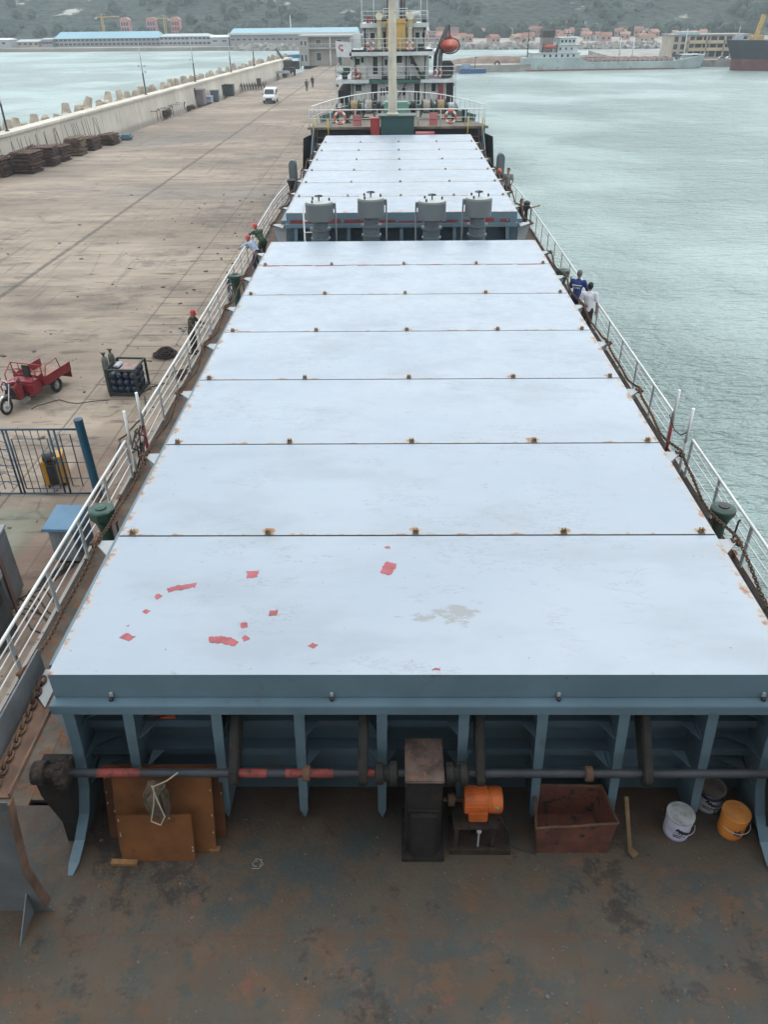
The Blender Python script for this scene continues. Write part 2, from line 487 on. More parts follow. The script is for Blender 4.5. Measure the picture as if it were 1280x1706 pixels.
wall = MB(); ya, yb = 20, 186
vs = []
for y in (ya, yb):
    x = WX(y)
    vs += [(x, y, QZ-.5), (x-.12, y, 4.86), (x+.06, y, 4.88), (x+.06, y, 5.08), (x-1.25, y, 5.08), (x-1.5, y, -1)]
n = 6
wall.add(vs, [tuple(range(n))[::-1], tuple(range(n, 2*n))]+[(i, (i+1) % n, n+(i+1) % n, n+i) for i in range(n)])
tag(wall.build('sea_wall', m_wall()), 'long weathered concrete sea wall with capped top along the quay', 'wall')

E_arm = pm('armour_concrete', (.42, .36, .28), .9, .3, .8, dirt=.25)
armour = MB(); rr = random.Random(2)
dirs = [Vector((0, 0, 1))]+[Vector((math.cos(a)*.94, math.sin(a)*.94, -.34)) for a in (0, 2.094, 4.189)]
for d in dirs:
    armour.tube([d*-.1, d*.45, d*1.25, d*1.3], [.50, .50, .36, .30], 8)
proto = tag(armour.build('armour_block', E_arm, bevel=0), 'four legged concrete armour block piled behind the sea wall', 'concrete block', 'concrete armour blocks behind the sea wall')
k = 0
for i in range(92):
    y = 60+i*1.42+rr.uniform(-.5, .5)
    row = i % 2
    s_ = rr.uniform(.78, 1.0)
    loc = (WX(y)-2.0-row*1.5+rr.uniform(-.2, .2), y, 4.55-row*.45+rr.uniform(-.5, .4))
    rot = (rr.uniform(-.35, .35), rr.uniform(-.35, .35), rr.uniform(0, 6))
    if i == 0: proto.location = loc; proto.rotation_euler = rot; o = proto
    else: o = dup(proto, None, loc, rot)
    o.scale = (s_, s_, s_)
rub = MB()
vs = [(WX(20)-1.2, 20, 4.0), (WX(186)-1.2, 186, 4.0), (WX(186)-9, 186, -1), (WX(20)-9, 20, -1)]
rub.add(vs, [(0, 1, 2, 3)])
struct('breakwater_slope', rub, pm('breakwater_stone', (.26, .23, .19), .95, .4, 1.2, dirt=.4))

# lamp posts on the sea wall
lp_d = pm('post_dark', (.03, .035, .04), .5); lp_l = pm('post_grey', (.42, .44, .45), .45)


def lamp_post(y, h, lamps, label):
    t = thing('lamp_post', label, 'lamp post', (WX(y)-.7, y, 5.08), 0, 'lamp posts on the sea wall')
    MB().tube([(0, 0, 0), (0, 0, h*.42)], .085, 8).lathe([(.2, 0), (.2, .06), (.09, .1)], n=10).build('lower_pole', lp_d, t)
    MB().tube([(0, 0, h*.42), (0, 0, h)], [.055, .03], 8).build('upper_pole', lp_l, t)
    for z, s_ in lamps:
        MB().tube([(0, 0, z), (.28*s_, 0, z+.1)], .02, 6).box((.36*s_, 0, z+.08), (.22, .2, .16), 0, 0, .3*s_).build('floodlight', lp_l, t)
    return t


lamp_post(72.2, 5.0, [], 'leaning lamp post without lights on the sea wall at the picture edge')
lamp_post(104.5, 5.4, [(2.9, 1), (2.9, -1), (2.3, 1)], 'lamp post with a cluster of floodlights on the sea wall')
lamp_post(123.5, 5.4, [(2.6, -1), (5.0, 1)], 'lamp post with one low floodlight beside the wall cabinets')
lamp_post(142, 5.2, [(4.8, 1)], 'lamp post on the sea wall above the two bins')
lamp_post(157, 5.2, [(4.8, -1)], 'farthest lamp post near the end of the sea wall')

# ================================================================ THE SHIP WE STAND ON
def m_deck():
    t = NT('worn_green_deck')
    a = t.noise(.45, 5, .6); b = t.noise(2.2, 7, .68); e = t.noise(9, 5, .7)
    c = t.mix(t.step(a, .35, .62), (.027, .033, .031), (.060, .045, .030))
    c = t.mix(t.step(b, .44, .62, 0, .8), c, (.068, .044, .027))
    c = t.mix(t.step(t.noise(1.1, 9, .76, off=(5, 1, 0)), .52, .58, 0, .75), c, (.028, .037, .036))
    c = t.mix(t.step(t.noise(2.1, 10, .78, off=(15, 1, 0)), .55, .60, 0, .6), c, (.090, .046, .023))
    c = t.mix(t.step(t.noise(3.1, 8, .74, off=(1, 21, 0)), .60, .66, 0, .7), c, (.105, .042, .03))
    c = t.mix(t.step(t.noise(.8, 9, .76, off=(8, 8, 0)), .55, .62, 0, .75), c, (.012, .011, .010))
    c = t.mix(t.step(t.noise(7.0, 6, .75, off=(2, 2, 0)), .60, .70, 0, .6), c, (.075, .066, .055))
    x, y, z = t.xyz(t.pos)
    wl = t.math('MINIMUM', t.math('ABSOLUTE', t.math('SUBTRACT', y, 4.32)), t.math('ABSOLUTE', t.math('SUBTRACT', x, 1.62)))
    wl = t.math('MULTIPLY', t.step(t.math('ADD', wl, t.math('MULTIPLY', t.math('SUBTRACT', e, .5), .02)), .006, .016, 1, 0), t.step(b, .35, .5))
    c = t.mix(t.math('MULTIPLY', wl, .7), c, (.07, .033, .018))
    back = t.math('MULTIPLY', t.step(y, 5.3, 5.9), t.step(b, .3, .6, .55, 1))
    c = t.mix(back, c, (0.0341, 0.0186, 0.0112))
    sp = t.math('MULTIPLY', t.step(t.voro(14), .05, .10, 1, 0), t.step(t.noise(2.3, 3, .6), .50, .54))
    c = t.mix(t.math('MULTIPLY', sp, .8), c, (0.1860, 0.1736, 0.1550))
    t.bump(t.math('ADD', e, t.math('MULTIPLY', b, 2.0)), .9, .02)
    return t.out(c, t.step(b, .3, .7, .55, .8), 0, .35)


def paint(name, col, rust=.0, rough=.5, **k): return pm(name, col, rough, .12, 1.2, rust=rust, bump=.12, bsc=18, **k)


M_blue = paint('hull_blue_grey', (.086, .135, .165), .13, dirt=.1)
M_blue_d = paint('coaming_shadow_paint', (.054, .090, .114), .16, dirt=.15)  # darker copy of the hull blue grey; recess shade is put into the colour
M_white = paint('rail_white', (.70, .70, .68), .12, .45)
M_hull = pm('hull_black', (.04, .045, .05), .6, .3, 1.0, rust=.2)
M_rust = pm('heavy_rust', (.11, .055, .03), .9, .55, 3, dirt=.4, bump=.6)
M_brown = pm('rusted_steel', (.15, .085, .055), .85, .5, 2.5, dirt=.35, bump=.4)
M_green = paint('deck_fitting_green', (.015, .06, .04), .05, .45)
M_black = pm('greasy_black', (.022, .02, .018), .55, .5, 4, rust=.2, rustcol=(.07, .04, .025), bump=.5)
M_red = paint('fire_red', (.30, .03, .03), .05, .5)
M_grey = paint('light_grey_paint', (.36, .38, .39), .08, .5)
M_dark = pm('dark_opening', (.012, .013, .015), .7, .2)
M_side = pm('side_deck', (.10, .08, .06), .9, .5, 2.2, rust=.42, dirt=.5, bump=.6)
M_deck = m_deck()

ship = thing('cargo_ship', 'our own blue grey cargo ship with long hatches and white side rails', 'ship', (0, 0, 0))
HW = 6.12


def bow_x(y): return HW if y < 38 else HW*math.sqrt(max(0, 1-((y-38)/18.6)**2))


ys = [38+18.6*math.sin(a*math.pi/60) for a in range(31)]
outl = [(-HW, -16)]+[(-bow_x(y), y) for y in ys[:-1]]+[(0, 56.6)]+[(bow_x(y), y) for y in ys[:-1]][::-1]+[(HW, -16)]
hull = MB(); n = len(outl)
vs = []
for z, k in ((-1.5, .8), (1.5, .93), (4.6, 1.0), (7.3, 1.0)):
    for x, y in outl:
        q = k if y > 38 else 1
        yy = 38+(y-38)*q
        vs.append((x*(1 if y <= 38 else .6+.4*q), yy, min(z, DZ-.05) if y < 47.2 else z*(1 if z < 5 else 1.03)))
hull.add(vs, [(r*n+i, r*n+(i+1) % n, (r+1)*n+(i+1) % n, (r+1)*n+i) for r in range(3) for i in range(n)])
hull.build('hull', M_hull, ship)
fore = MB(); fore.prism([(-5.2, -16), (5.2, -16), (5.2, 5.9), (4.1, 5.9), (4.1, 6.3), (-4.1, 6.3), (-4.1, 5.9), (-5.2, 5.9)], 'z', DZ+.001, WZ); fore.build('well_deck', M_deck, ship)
side = MB()
for s_ in (-1, 1): side.prism([(s_*5.2, -16), (s_*HW, -16)]+[(s_*(bow_x(y)-.01), y) for y in (38, 41, 44, 46, 47.5, 48.6)]+[(s_*4.9, 48.6)], 'z', DZ-.06, DZ)
side.bb(-5.2, 5.2, 6.35, 49, DZ-.06, DZ-.004)
side.build('side_deck', M_side, ship)
gun = MB()
for s_ in (-1, 1):
    gp = [(s_*(bow_x(y)-.03), y, DZ+.07) for y in (-16, 38, 41, 44, 46, 47)]
    for a, b in zip(gp, gp[1:]): gun.bar(a, b, .06, .14)
gun.build('gunwale_bar', paint('gunwale_paint', (.33, .30, .27), .35, .7), ship)

# ---- the bridge house we look out from, below and behind the camera
bh = MB(); bh.bb(-5.4, 5.4, -15, .25, DZ+.01, 11.9); house_ = bh.build('bridge_house', pm('house_white', (.50, .50, .48), .5, .1, 1, rust=.1), ship)
MB().bb(-6.0, 6.0, -15, .42, 11.901, 12.0).build('bridge_deck', pm('bridge_deck_green', (.05, .10, .08), .7), house_)
MB().bb(-4.2, 4.2, -14, -1.2, 12.101, 15.0).build('wheelhouse', pm('house_white', (.5, .5, .48)), house_)
for x in (-3.6, -1.8, 0, 1.8, 3.6): MB().bb(x-.35, x+.35, 0.251, .27, 9.4, 10.2).build('window', M_dark, house_)

# ---- hatch coamings
HX = 3.92; CY = [5.73, 27.25]; PL = [2.536, 2.69]


def m_cover(first):
    t = NT('cover_paint_first' if first else 'cover_paint')
    ox, oy, oz = t.xyz(t.obj)
    a = t.noise(.35, 4, .55); b = t.noise(2.5, 6, .65); e = t.noise(14, 4, .6)
    c = t.mix(t.step(a, .3, .7), (.212, .252, .297), (.240, .278, .320))
    c = t.mix(t.step(b, .55, .8, 0, .22), c, (.31, .315, .31))
    # hair scratches and chips in the paint
    sc = t.noise(1.6, 8, .78, st=(.35, 3.0, 1), off=(3, 9, 0))
    big = t.noise(.8, 5, .6, st=(.6, 1.4, 1), off=(13, 2, 0)); c = t.mix(t.step(big, .46, .70, 0, .6), c, (.185, .212, .238))
    c = t.mix(t.step(sc, .645, .69, 0, .5), c, (.19, .205, .215))
    chip = t.math('MULTIPLY', t.step(t.voro(4.3), .035, .065, 1, 0), t.step(t.noise(.9, 2, .5, off=(4, 4, 0)), .44, .50))
    c = t.mix(t.math('MULTIPLY', chip, .8), c, (.13, .10, .085))
    sm = t.math('MULTIPLY', t.step(t.noise(7.5, 5, .7, st=(.6, 1.2, 1), off=(3, 31, 0)), .60, .70), t.step(t.noise(.6, 3, .6, off=(19, 4, 0)), .48, .60))
    c = t.mix(t.math('MULTIPLY', sm, .75), c, (.17, .175, .175))
    hl = t.noise(.9, 7, .75, st=(.5, 1.6, 1), off=(33, 5, 0)); hl = t.step(t.math('ABSOLUTE', t.math('SUBTRACT', hl, .5)), .0015, .0045, 1, 0)
    c = t.mix(t.math('MULTIPLY', t.math('MULTIPLY', hl, .8), t.step(t.noise(.7, 2, .5, off=(9, 9, 0)), .50, .56)), c, (.14, .145, .15))
    # weld seam across the panel
    seam = t.math('MULTIPLY', t.step(t.math('ABSOLUTE', t.math('SUBTRACT', oy, -.12)), .006, .014, .35, 0), t.step(b, .35, .5))
    c = t.mix(seam, c, (.22, .25, .28))
    # rust along the joint edge and at the two ends
    fr = t.step(oy, -1.27, -1.12, 1, 0)
    en = t.math('MULTIPLY', t.step(t.math('ABSOLUTE', ox), 3.72, 3.9), .75)
    hot = None
    for lx in (-3.75, -1.95, 0, 1.95, 3.75):
        g = t.step(t.math('SQRT', t.math('ADD', t.math('POWER', t.math('SUBTRACT', ox, lx), 2.0), t.math('MULTIPLY', t.math('POWER', t.math('SUBTRACT', oy, -1.16), 2.0), 2.0))), .03, .22, 1, 0)
        hot = g if hot is None else t.math('MAXIMUM', hot, g)
    if first: hot = t.math('MULTIPLY', en, .35)
    edge = t.math('MAXIMUM', t.math('MAXIMUM', t.math('MULTIPLY', fr, 0.0 if first else .85), en), hot)
    m = t.step(t.math('ADD', t.math('MULTIPLY', edge, .34), t.noise(3.2, 8, .7, off=(7, 2, 0))), .74, .86)
    m2 = t.step(t.math('ADD', t.math('MULTIPLY', edge, .34), t.noise(3.2, 8, .7, off=(7, 2, 0))), .62, .85, 0, .45)
    c = t.mix(m2, c, (.33, .25, .15)); c = t.mix(m, c, (.17, .075, .03))
    if first:
        dx = t.math('SUBTRACT', ox, .35); dy = t.math('SUBTRACT', oy, -.32)
        d = t.math('SQRT', t.math('ADD', t.math('MULTIPLY', t.math('POWER', dx, 2.0), .5), t.math('MULTIPLY', t.math('POWER', dy, 2.0), 2.5)))
        sk = t.math('ADD', t.step(d, .05, .55, .22, 0), t.noise(5.5, 8, .72, st=(.5, 1, 1)))
        c = t.mix(t.step(sk, .66, .72, 0, .75), c, (.15, .152, .146))
    t.bump(t.math('ADD', t.math('MULTIPLY', a, 6.0), t.math('MULTIPLY', e, .35)), .25, .02)
    return t.out(c, t.step(b, .3, .7, .30, .45), 0, .5)


M_cov = m_cover(False); M_cov1 = m_cover(True)
M_primer = pm('red_primer', (.25, .06, .07), .7, .3, 5, rust=.12, rustcol=(.2, .16, .16))
M_lug = pm('lug_rust_yellow', (.20, .125, .06), .85, .5, 9, rust=.35, rustcol=(.07, .04, .025))

for h in range(2):
    y0 = CY[h]; y1 = y0+PL[h]*7
    co = MB()
    co.bb(-HX-.1, HX+.1, y0+.45, y0+.48, DZ, 7.33)                  # end plates
    co.bb(-HX-.1, HX+.1, y1-.30, y1-.27, DZ, 7.33)
    for s_ in (-1, 1): co.bb(s_*(HX+.1), s_*(HX+.07), y0+.49, y1-.31, DZ, 7.33)
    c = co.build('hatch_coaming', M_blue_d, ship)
    lg = MB(); lg.bb(-HX-.03, HX+.03, y0-.11, y0+.50, 7.33, 7.46)
    for s_ in (-1, 1): lg.bb(s_*(HX+.26), s_*(HX-.1), y0+.502, y1+.1, 7.33, 7.455)
    lg.bb(-HX+.1, HX-.1, y1-.3, y1+.1, 7.33, 7.45)
    lg.build('coaming_ledge', M_blue, c, bevel=.008)
    st = MB()
    for z, dp in ((6.80, .16), (6.31, .15), (5.80, .08)):
        st.bb(-HX-.08, HX+.08, y0+.445-dp, y0+.445, z-.02, z)
        st.bb(-HX-.08, HX+.08, y0+.445-dp, y0+.445-dp+.018, z-.11, z-.021)
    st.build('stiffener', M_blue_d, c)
    bxs = [-3.15, -2.2, -1.31, -.42, .46, 1.30, 2.17, 3.11] if h == 0 else [-3.6+i*.9 for i in range(9)]
    zb = WZ if h == 0 else DZ
    for x in bxs:
        xb = x*1.045
        b = MB()
        pr = [(y0+.45, 7.33), (y0-.04, 7.33), (y0-.03, zb+.25), (y0+.05, zb+.01), (y0+.45, zb)]
        b.add([(xx+(xb-x)*(7.33-z)/(7.33-zb), y, z) for xx in (x-.007, x+.007) for y, z in pr], [(0, 1, 2, 3, 4), (9, 8, 7, 6, 5)]+[(i_, (i_+1) % 5, 5+(i_+1) % 5, 5+i_) for i_ in range(5)])
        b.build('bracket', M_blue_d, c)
        fl = MB(); q_ = [(x-.058, 7.328), (x+.058, 7.328), (xb+.05, zb+.22), (xb+.005, zb+.015), (xb-.045, zb+.22)]
        yy = [y0-.058, y0-.058, y0-.045, y0+.0, y0-.045]
        fl.add([(a, y, z) for (a, z), y in zip(q_, yy)]+[(a, y+.016, z) for (a, z), y in zip(q_, yy)],
               [(0, 1, 2, 3, 4), (9, 8, 7, 6, 5), (0, 5, 6, 1), (1, 6, 7, 2), (2, 7, 8, 3), (3, 8, 9, 4), (4, 9, 5, 0)])
        for z in (6.80, 6.31):      # gusset plates beside the webs
            for s_ in (-1, 1):
                if rr.random() < .75: fl.prism([(x+s_*.008, y0+.28), (x+s_*.15, y0+.28), (x+s_*.008, y0+.03)][::s_], 'z', z-.018, z-.004)
        fl.build('flange', M_blue, c)
    if h == 0:
        for s_ in (-1, 1):           # the two outer brackets curve out over the deck
            pts = [(3.78, 5.64, 7.33), (3.80, 5.64, 6.86), (3.83, 5.63, 6.45), (3.86, 5.60, 6.13), (3.90, 5.50, 5.80), (3.95, 5.33, 5.55), (3.97, 5.12, 5.44), (3.97, 4.98, WZ+.01)]
            pts = [(s_*(a+(0.0 if s_ < 0 else .02)), y, z) for a, y, z in pts]
            b = MB(); vs = []
            for k_, (a, y, z) in enumerate(pts):
                hw = .06 if k_ < 7 else .03
                vs += [(a-hw, y, z), (a+hw, y, z), (a+hw, y+.02, z+.004), (a-hw, y+.02, z+.004)]
            N_ = len(pts)
            b.add(vs, [(0, 1, 2, 3)]+[(4*i+a, 4*i+(a+1) % 4, 4*i+4+(a+1) % 4, 4*i+4+a) for i in range(N_-1) for a in range(4)]+[(4*N_-4, 4*N_-3, 4*N_-2, 4*N_-1)])
            b.build('end_bracket', M_blue, c)
            w_ = MB(); x = pts[3][0]
            pr = [(a, y+.021, z) for a, y, z in pts]+[(pts[-1][0], y0+.45, WZ), (pts[0][0], y0+.45, 7.33)]
            n_ = len(pr)
            w_.add([(a-.007, y, z) for a, y, z in pr]+[(a+.007, y, z) for a, y, z in pr], [tuple(range(n_)), tuple(range(2*n_-1, n_-1, -1))]+[(i_, (i_+1) % n_, n_+(i_+1) % n_, n_+i_) for i_ in range(n_)])
            for z in (6.9, 6.45, 6.05): w_.prism([(x-s_*.02, y0-.02), (x-s_*.10, y0+.25), (x-s_*.38, y0+.42), (x-s_*.02, y0+.42)], 'z', z-.012, z); w_.prism([(x+s_*.02, y0-.02), (x+s_*.12, y0+.25), (x+s_*.3, y0+.42), (x+s_*.02, y0+.42)], 'z', z-.012, z)
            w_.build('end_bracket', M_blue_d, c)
    # stays along both sides with chain rollers
    for i in range(8):
        y = y0+PL[h]*(i+.02)+.45
        for s_ in (-1, 1):
            g = MB(); x = s_*(HX+.14)
            g.prism([(x, y-.5), (x+s_*.42, y-.02), (x+s_*.42, y+.06), (x, y+.08)], 'z', 7.30, 7.325)
            g.prism([(x, 7.29), (x+s_*.42, 7.29), (x+s_*.30, 6.8), (x+s_*.05, DZ)], 'y', y+.05, y+.065)
            gg = g.build('side_stay', M_grey, c)
            r = MB(); r.lathe([(.02, -.06), (.065, -.055), (.04, 0), (.065, .055), (.02, .06)], (x+s_*.43, y+.02, 7.30), 12, 'x')
            r.bar((x+s_*.3, y+.02, 7.30), (x+s_*.53, y+.02, 7.30), .035, .035)
            r.build('chain_roller', M_rust, gg)

# ---- clutter on the side coaming: rusty pipe run
for s_ in (-1, 1):
    p = MB(); p.tube([(s_*4.55, 7, 5.35), (s_*4.55, 47, 5.35)], .06, 8)
    for y in range(8, 47, 3): p.bar((s_*4.55, y, DZ), (s_*4.55, y, 5.3), .06, .06)
    p.tube([(s_*4.9, 8, 5.1), (s_*4.9, 46, 5.1)], .04, 8)
    p.build('deck_pipe', M_brown, ship)

# ---- the guard rails
rr = random.Random(11)


def rail(pts, parent, h=1.0, rows=(.36, .62, .82), name='railing', mat=None, post='flat', r=.028, stm=None):
    """a run of guard rail over polyline pts (deck level)"""
    mat = mat or M_white
    mb = MB(); pts = [Vector(p) for p in pts]
    mb.tube([p+Vector((0, 0, h)) for p in pts], r, 8)
    for q in rows: mb.tube([p+Vector((rr.uniform(-.02, .02), 0, q*h+rr.uniform(-.025, .025))) for p in pts], r*.5, 6)
    ra = mb.build(name, mat, parent)
    for p in pts:
        s_ = MB()
        if post == 'flat': s_.bar(p+Vector((.0, 0, 0)), p+Vector((0, 0, h)), .10, .02, (1, 0, 0)) if False else s_.box(p+Vector((0, 0, h/2)), (.022, .10, h))
        else: s_.tube([p, p+Vector((0, 0, h))], r*.8, 6)
        s_.build('stanchion', stm or M_post, ra)
    return ra


M_post = paint('stanchion_grey_white', (.50, .53, .53), .2, .5)
X = HW-.1
DG = DZ+.14
rail([(-X, y, DG) for y in (2.0, 3.5, 5.0, 6.9, 8.45, 10.0, 11.5, 13.0, 14.45)], ship, .88)
rail([(-min(X, bow_x(15.75+1.5*i)-.1), 15.75+1.5*i, DG) for i in range(22)], ship, .88)
rail([(X, y, DG) for y in (5.2, 6.7, 8.2, 9.7, 11.2, 12.8, 14.4)], ship, .88)
rail([(min(X, bow_x(15.75+1.5*i)-.1), 15.75+1.5*i, DG) for i in range(22)], ship, .88)
for s_ in (-1, 1):      # tall gateway posts, red below
    for y in (14.62, 15.55):
        g = MB(); g.tube([(s_*(X-.05), y, DZ), (s_*(X-.05), y, 5.75)], .035, 8); gp_ = g.build('gateway_post', M_red if y > 15 else M_post, ship)
        g = MB(); g.tube([(s_*(X-.05), y, 5.75), (s_*(X-.05), y, 6.55)], .034, 8); g.build('post_top', M_white, gp_)

M_wplate = pm('weathered_grey_plate', (.115, .125, .135), .7, .3, 1.8, rust=.14, dirt=.25, bump=.3)
# ---- stowage rails beside the well deck: a channel on a leaning leg
for s_ in (-1, 1):
    ch = MB(); q = lambda x, y, z: (s_*x, y, z)
    ch.add([q(3.98, 4.62, 7.30), q(4.05, 6.25, 7.30), q(4.26, 6.25, 7.30), q(4.26, 4.62, 7.30), q(3.98, 4.62, 7.27), q(4.05, 6.25, 7.27), q(4.26, 6.25, 7.27), q(4.26, 4.62, 7.27)],
           [(0, 1, 2, 3), (7, 6, 5, 4), (0, 4, 5, 1), (1, 5, 6, 2), (2, 6, 7, 3), (3, 7, 4, 0)])
    ch.bb(s_*3.97, s_*3.99, 4.62, 6.2, 7.301, 7.36)
    b = ch.build('stowage_rail', M_brown, ship)
    pl = MB(); pl.prism([(3.0, 7.64), (6.3, 7.64), (6.3, 7.27), (4.5, 7.27), (3.0, 7.27)], 'x', s_*4.27, s_*4.29); pl.build('side_plate', M_wplate, b)
    leg = MB(); pts = [(3.97, 7.27), (4.02, 6.95), (4.08, 6.45), (4.12, 6.15), (4.09, 5.8), (4.05, 5.5)]
    vs = []
    for x, z in pts: vs += [q(x, 4.555, z), q(x, 4.66, z), q(x+.02, 4.66, z), q(x+.02, 4.555, z)]
    leg.add(vs, [(0, 1, 2, 3)]+[(4*i+a, 4*i+(a+1) % 4, 4*i+4+(a+1) % 4, 4*i+4+a) for i in range(len(pts)-1) for a in range(4)]+[(20, 21, 22, 23)])
    leg.build('leg_flange', M_brown, b)
    fin = MB(); fin.prism([(s_*(x+.021), z) for x, z in pts]+[(s_*4.0, WZ), (s_*5.6, WZ), (s_*5.6, 7.27)], 'y', 4.58, 4.595)
    fin.prism([(4.2, WZ), (4.68, WZ), (4.6, 5.75)], 'x', s_*4.22, s_*4.235)
    fin.build('side_plate', M_wplate, b)

# ---- forecastle
FZ = 7.95
fc = MB(); fo = [(x, y) for x, y in outl if y > 48.2]
fo = [(-bow_x(48.2), 48.2)]+[p for p in outl if p[1] > 48.4]+[(bow_x(48.2), 48.2)]
fc.prism(fo, 'z', FZ-.12, FZ)
f_ = fc.build('forecastle_deck', pm('forecastle_deck_paint', (.15, .125, .095), .85, .4, 1.5, rust=.3, dirt=.2), ship)
MB().bb(-bow_x(48.7)+.02, bow_x(48.7)-.02, 48.7, 48.73, DZ, FZ-.125).build('bulkhead', pm('bulkhead_paint', (.03, .03, .028), .8, .4, 1.0, rust=.25), ship)
for s_ in (-1, 1):
    MB().prism([(43.8, DZ+1.0), (48.2, FZ+.2), (48.2, DZ), (43.8, DZ)], 'x', s_*4.75, s_*4.78).build('wing_plate', M_blue, ship)
    stp = MB()
    for i in range(8): stp.bb(s_*3.9, s_*4.6, 46.7+.2*i, 46.9+.2*i, DZ+.32*i+.26, DZ+.32*i+.3)
    for xx in (3.9, 4.6): stp.bar((s_*xx, 46.6, DZ+.1), (s_*xx, 48.3, FZ-.15), .04, .16)
    stp.build('stairway', pm('stair_rust', (.10, .05, .04), .8, .4, 2), ship)
    yl = MB()
    for xx in (3.95, 4.75): yl.tube([(s_*xx, 48.15, FZ-.5), (s_*xx, 48.15, FZ+.45)], .035, 8)
    yl.build('handrail_post', paint('safety_yellow', (.55, .42, .05), .1), ship)
bulw = MB()
vs = []
arc = [p for p in outl if p[1] > 50]
for x, y in arc:
    for dz, k in ((0, 1), (.42, 1.012)): vs.append((x*k, 48+(y-48)*k, FZ+dz*.8))
bulw.add(vs, [(2*i, 2*i+2, 2*i+3, 2*i+1) for i in range(len(arc)-1)])
bulw.build('bow_bulwark', paint('bulwark_green', (.02, .085, .065), .1), ship)
sheer = lambda y: FZ+.08*max(0, (y-50)/6)
rail([(x*.985, 48+(y-48)*.985, sheer(y)) for x, y in outl if y > 48.2] , ship, 1.0, (.5,), 'bow_railing', post='tube', r=.028)
rail([(x, 48.3, FZ) for x in (-5.0, -3.8, -2.4, -1.15)], ship, .86, (.5,), 'forecastle_railing', post='tube', r=.03)
rail([(x, 48.3, FZ) for x in (1.15, 2.4, 3.8, 4.9)], ship, .86, (.5,), 'forecastle_railing', post='tube', r=.03)
MB().tube([(-1.15, 48.3, FZ+.86), (1.15, 48.3, FZ+.86)], .03, 8).build('top_bar', M_white, ship)

# mast house, mast, lockers, winches: bolted to the ship
mh = MB(); mh.bb(-.95, .88, 47.1, 48.2, DZ, 8.56); mhp = mh.build('mast_house', paint('mast_house_green', (.012, .055, .055), .08), ship, bevel=.03)
MB().bb(.30, .325, 47.085, 47.099, DZ+.3, 8.3).build('door_seam', M_green, mhp)
MB().bb(-1.05, .98, 47.0, 48.25, 8.561, 8.64).build('roof_plate', M_green, mhp)
mast = thing('mast', 'tall weathered cream mast rising from the green house on the bow', 'mast', (-.30, 47.6, 8.64))
M_mast = pm('mast_cream', (.52, .47, .37), .6, .25, 1.2, rust=.22, rustcol=(.28, .17, .08), st=(1, 1, .4))
MB().tube([(0, 0, 0), (0, 0, .5), (0, 0, 9.5)], [.25, .235, .15], 20).lathe([(.33, 0), (.33, .05), (.24, .12)], n=20).build('pole', M_mast, mast)
br = MB()
for i in range(14): br.box((.0, -.21+.0045*i, .9+.42*i), (.24, .05, .03))
br.build('rung', M_mast, mast)
MB().bar((-1.0, 0, 8.6), (1.0, 0, 8.6), .09, .12).build('yard', M_mast, mast)
for s_, y_ in ((-1, 0), (1, 0)):
    MB().lathe([(.1, 0), (.13, .05), (.13, .22), (.05, .28)], (s_*.7, 0, 8.67), 10).build('lamp', M_black, mast)
for nm, x0, x1, y0, y1, z0, z1, lab in (('locker', -1.53, -1.02, 47.2, 47.8, DZ, 8.5, 'tall dark red locker left of the green mast house'),
                                       ('chest', 1.0, 2.0, 47.0, 47.8, DZ, 7.75, 'low red chest right of the green mast house')):
    t = thing(nm, lab, 'locker', ((x0+x1)/2, (y0+y1)/2, z0))
    w_, d_, h_ = x1-x0, y1-y0, z1-z0
    MB().bb(-w_/2, w_/2, -d_/2, d_/2, 0, h_-.06).build('body', M_red, t, bevel=.02)
    MB().bb(-w_/2-.03, w_/2+.03, -d_/2-.03, d_/2+.03, h_-.06, h_).build('lid', M_red, t)
    MB().bb(-.03, .03, -d_/2-.04, -d_/2, h_*.6, h_*.6+.12).build('latch', M_black, t)


def winch(x, y, rope, label):
    t = thing('mooring_winch', label, 'winch', (x, y, FZ), 0, 'mooring winches on the bow')
    MB().lathe([(.46, -.30), (.46, -.26), (.22, -.25), (.22, .25), (.46, .26), (.46, .30)], (0, 0, .62), 20, 'x').build('drum', M_black, t)
    MB().lathe([(.30, -.24)]+[(.36+.025*(i % 2), -.22+.044*i) for i in range(11)]+[(.30, .24)], (0, 0, .62), 18, 'x').build('rope_coil', rope, t)
    for s_ in (-1, 1): MB().prism([(-.35, 0), (.35, 0), (.12, .75), (-.12, .75)], 'x', s_*.36-.04, s_*.36+.04).build('frame', M_green, t)
    MB().lathe([(.12, 0), (.22, .04), (.22, .34), (.1, .38)], (.42, 0, .62), 12, 'x').build('motor', M_grey, t)
    MB().bb(-.5, .85, -.4, .4, 0, .06).build('base', M_green, t)


rp1 = pm('rope_tan', (.33, .24, .14), .9, .3, 8, bump=.6); rp2 = pm('rope_grey', (.36, .32, .27), .9, .3, 8, bump=.6)
winch(-2.6, 52.0, rp1, 'mooring winch farthest left with a tan rope coil'); winch(-1.75, 52.2, rp2, 'mooring winch with grey rope just left of the mast')
winch(1.75, 52.2, rp2, 'mooring winch with grey rope just right of the mast'); winch(2.6, 52.0, rp1, 'mooring winch farthest right with a tan rope coil')
wl = thing('windlass', 'green anchor windlass behind the foot of the mast', 'windlass', (-.1, 52.2, FZ))
MB().bb(-.75, .8, -.4, .4, 0, .9).build('gearbox', paint('windlass_green', (.12, .25, .19), .12), wl, bevel=.08)
MB().tube([(-1.2, 0, .6), (1.25, 0, .6)], .09, 10).build('shaft', M_black, wl)
for s_ in (-1, 1): MB().lathe([(.2, -.16), (.42, -.14), (.30, 0), (.42, .14), (.2, .16)], (s_*1.05, 0, .6), 14, 'x').build('chain_wheel', M_black, wl)
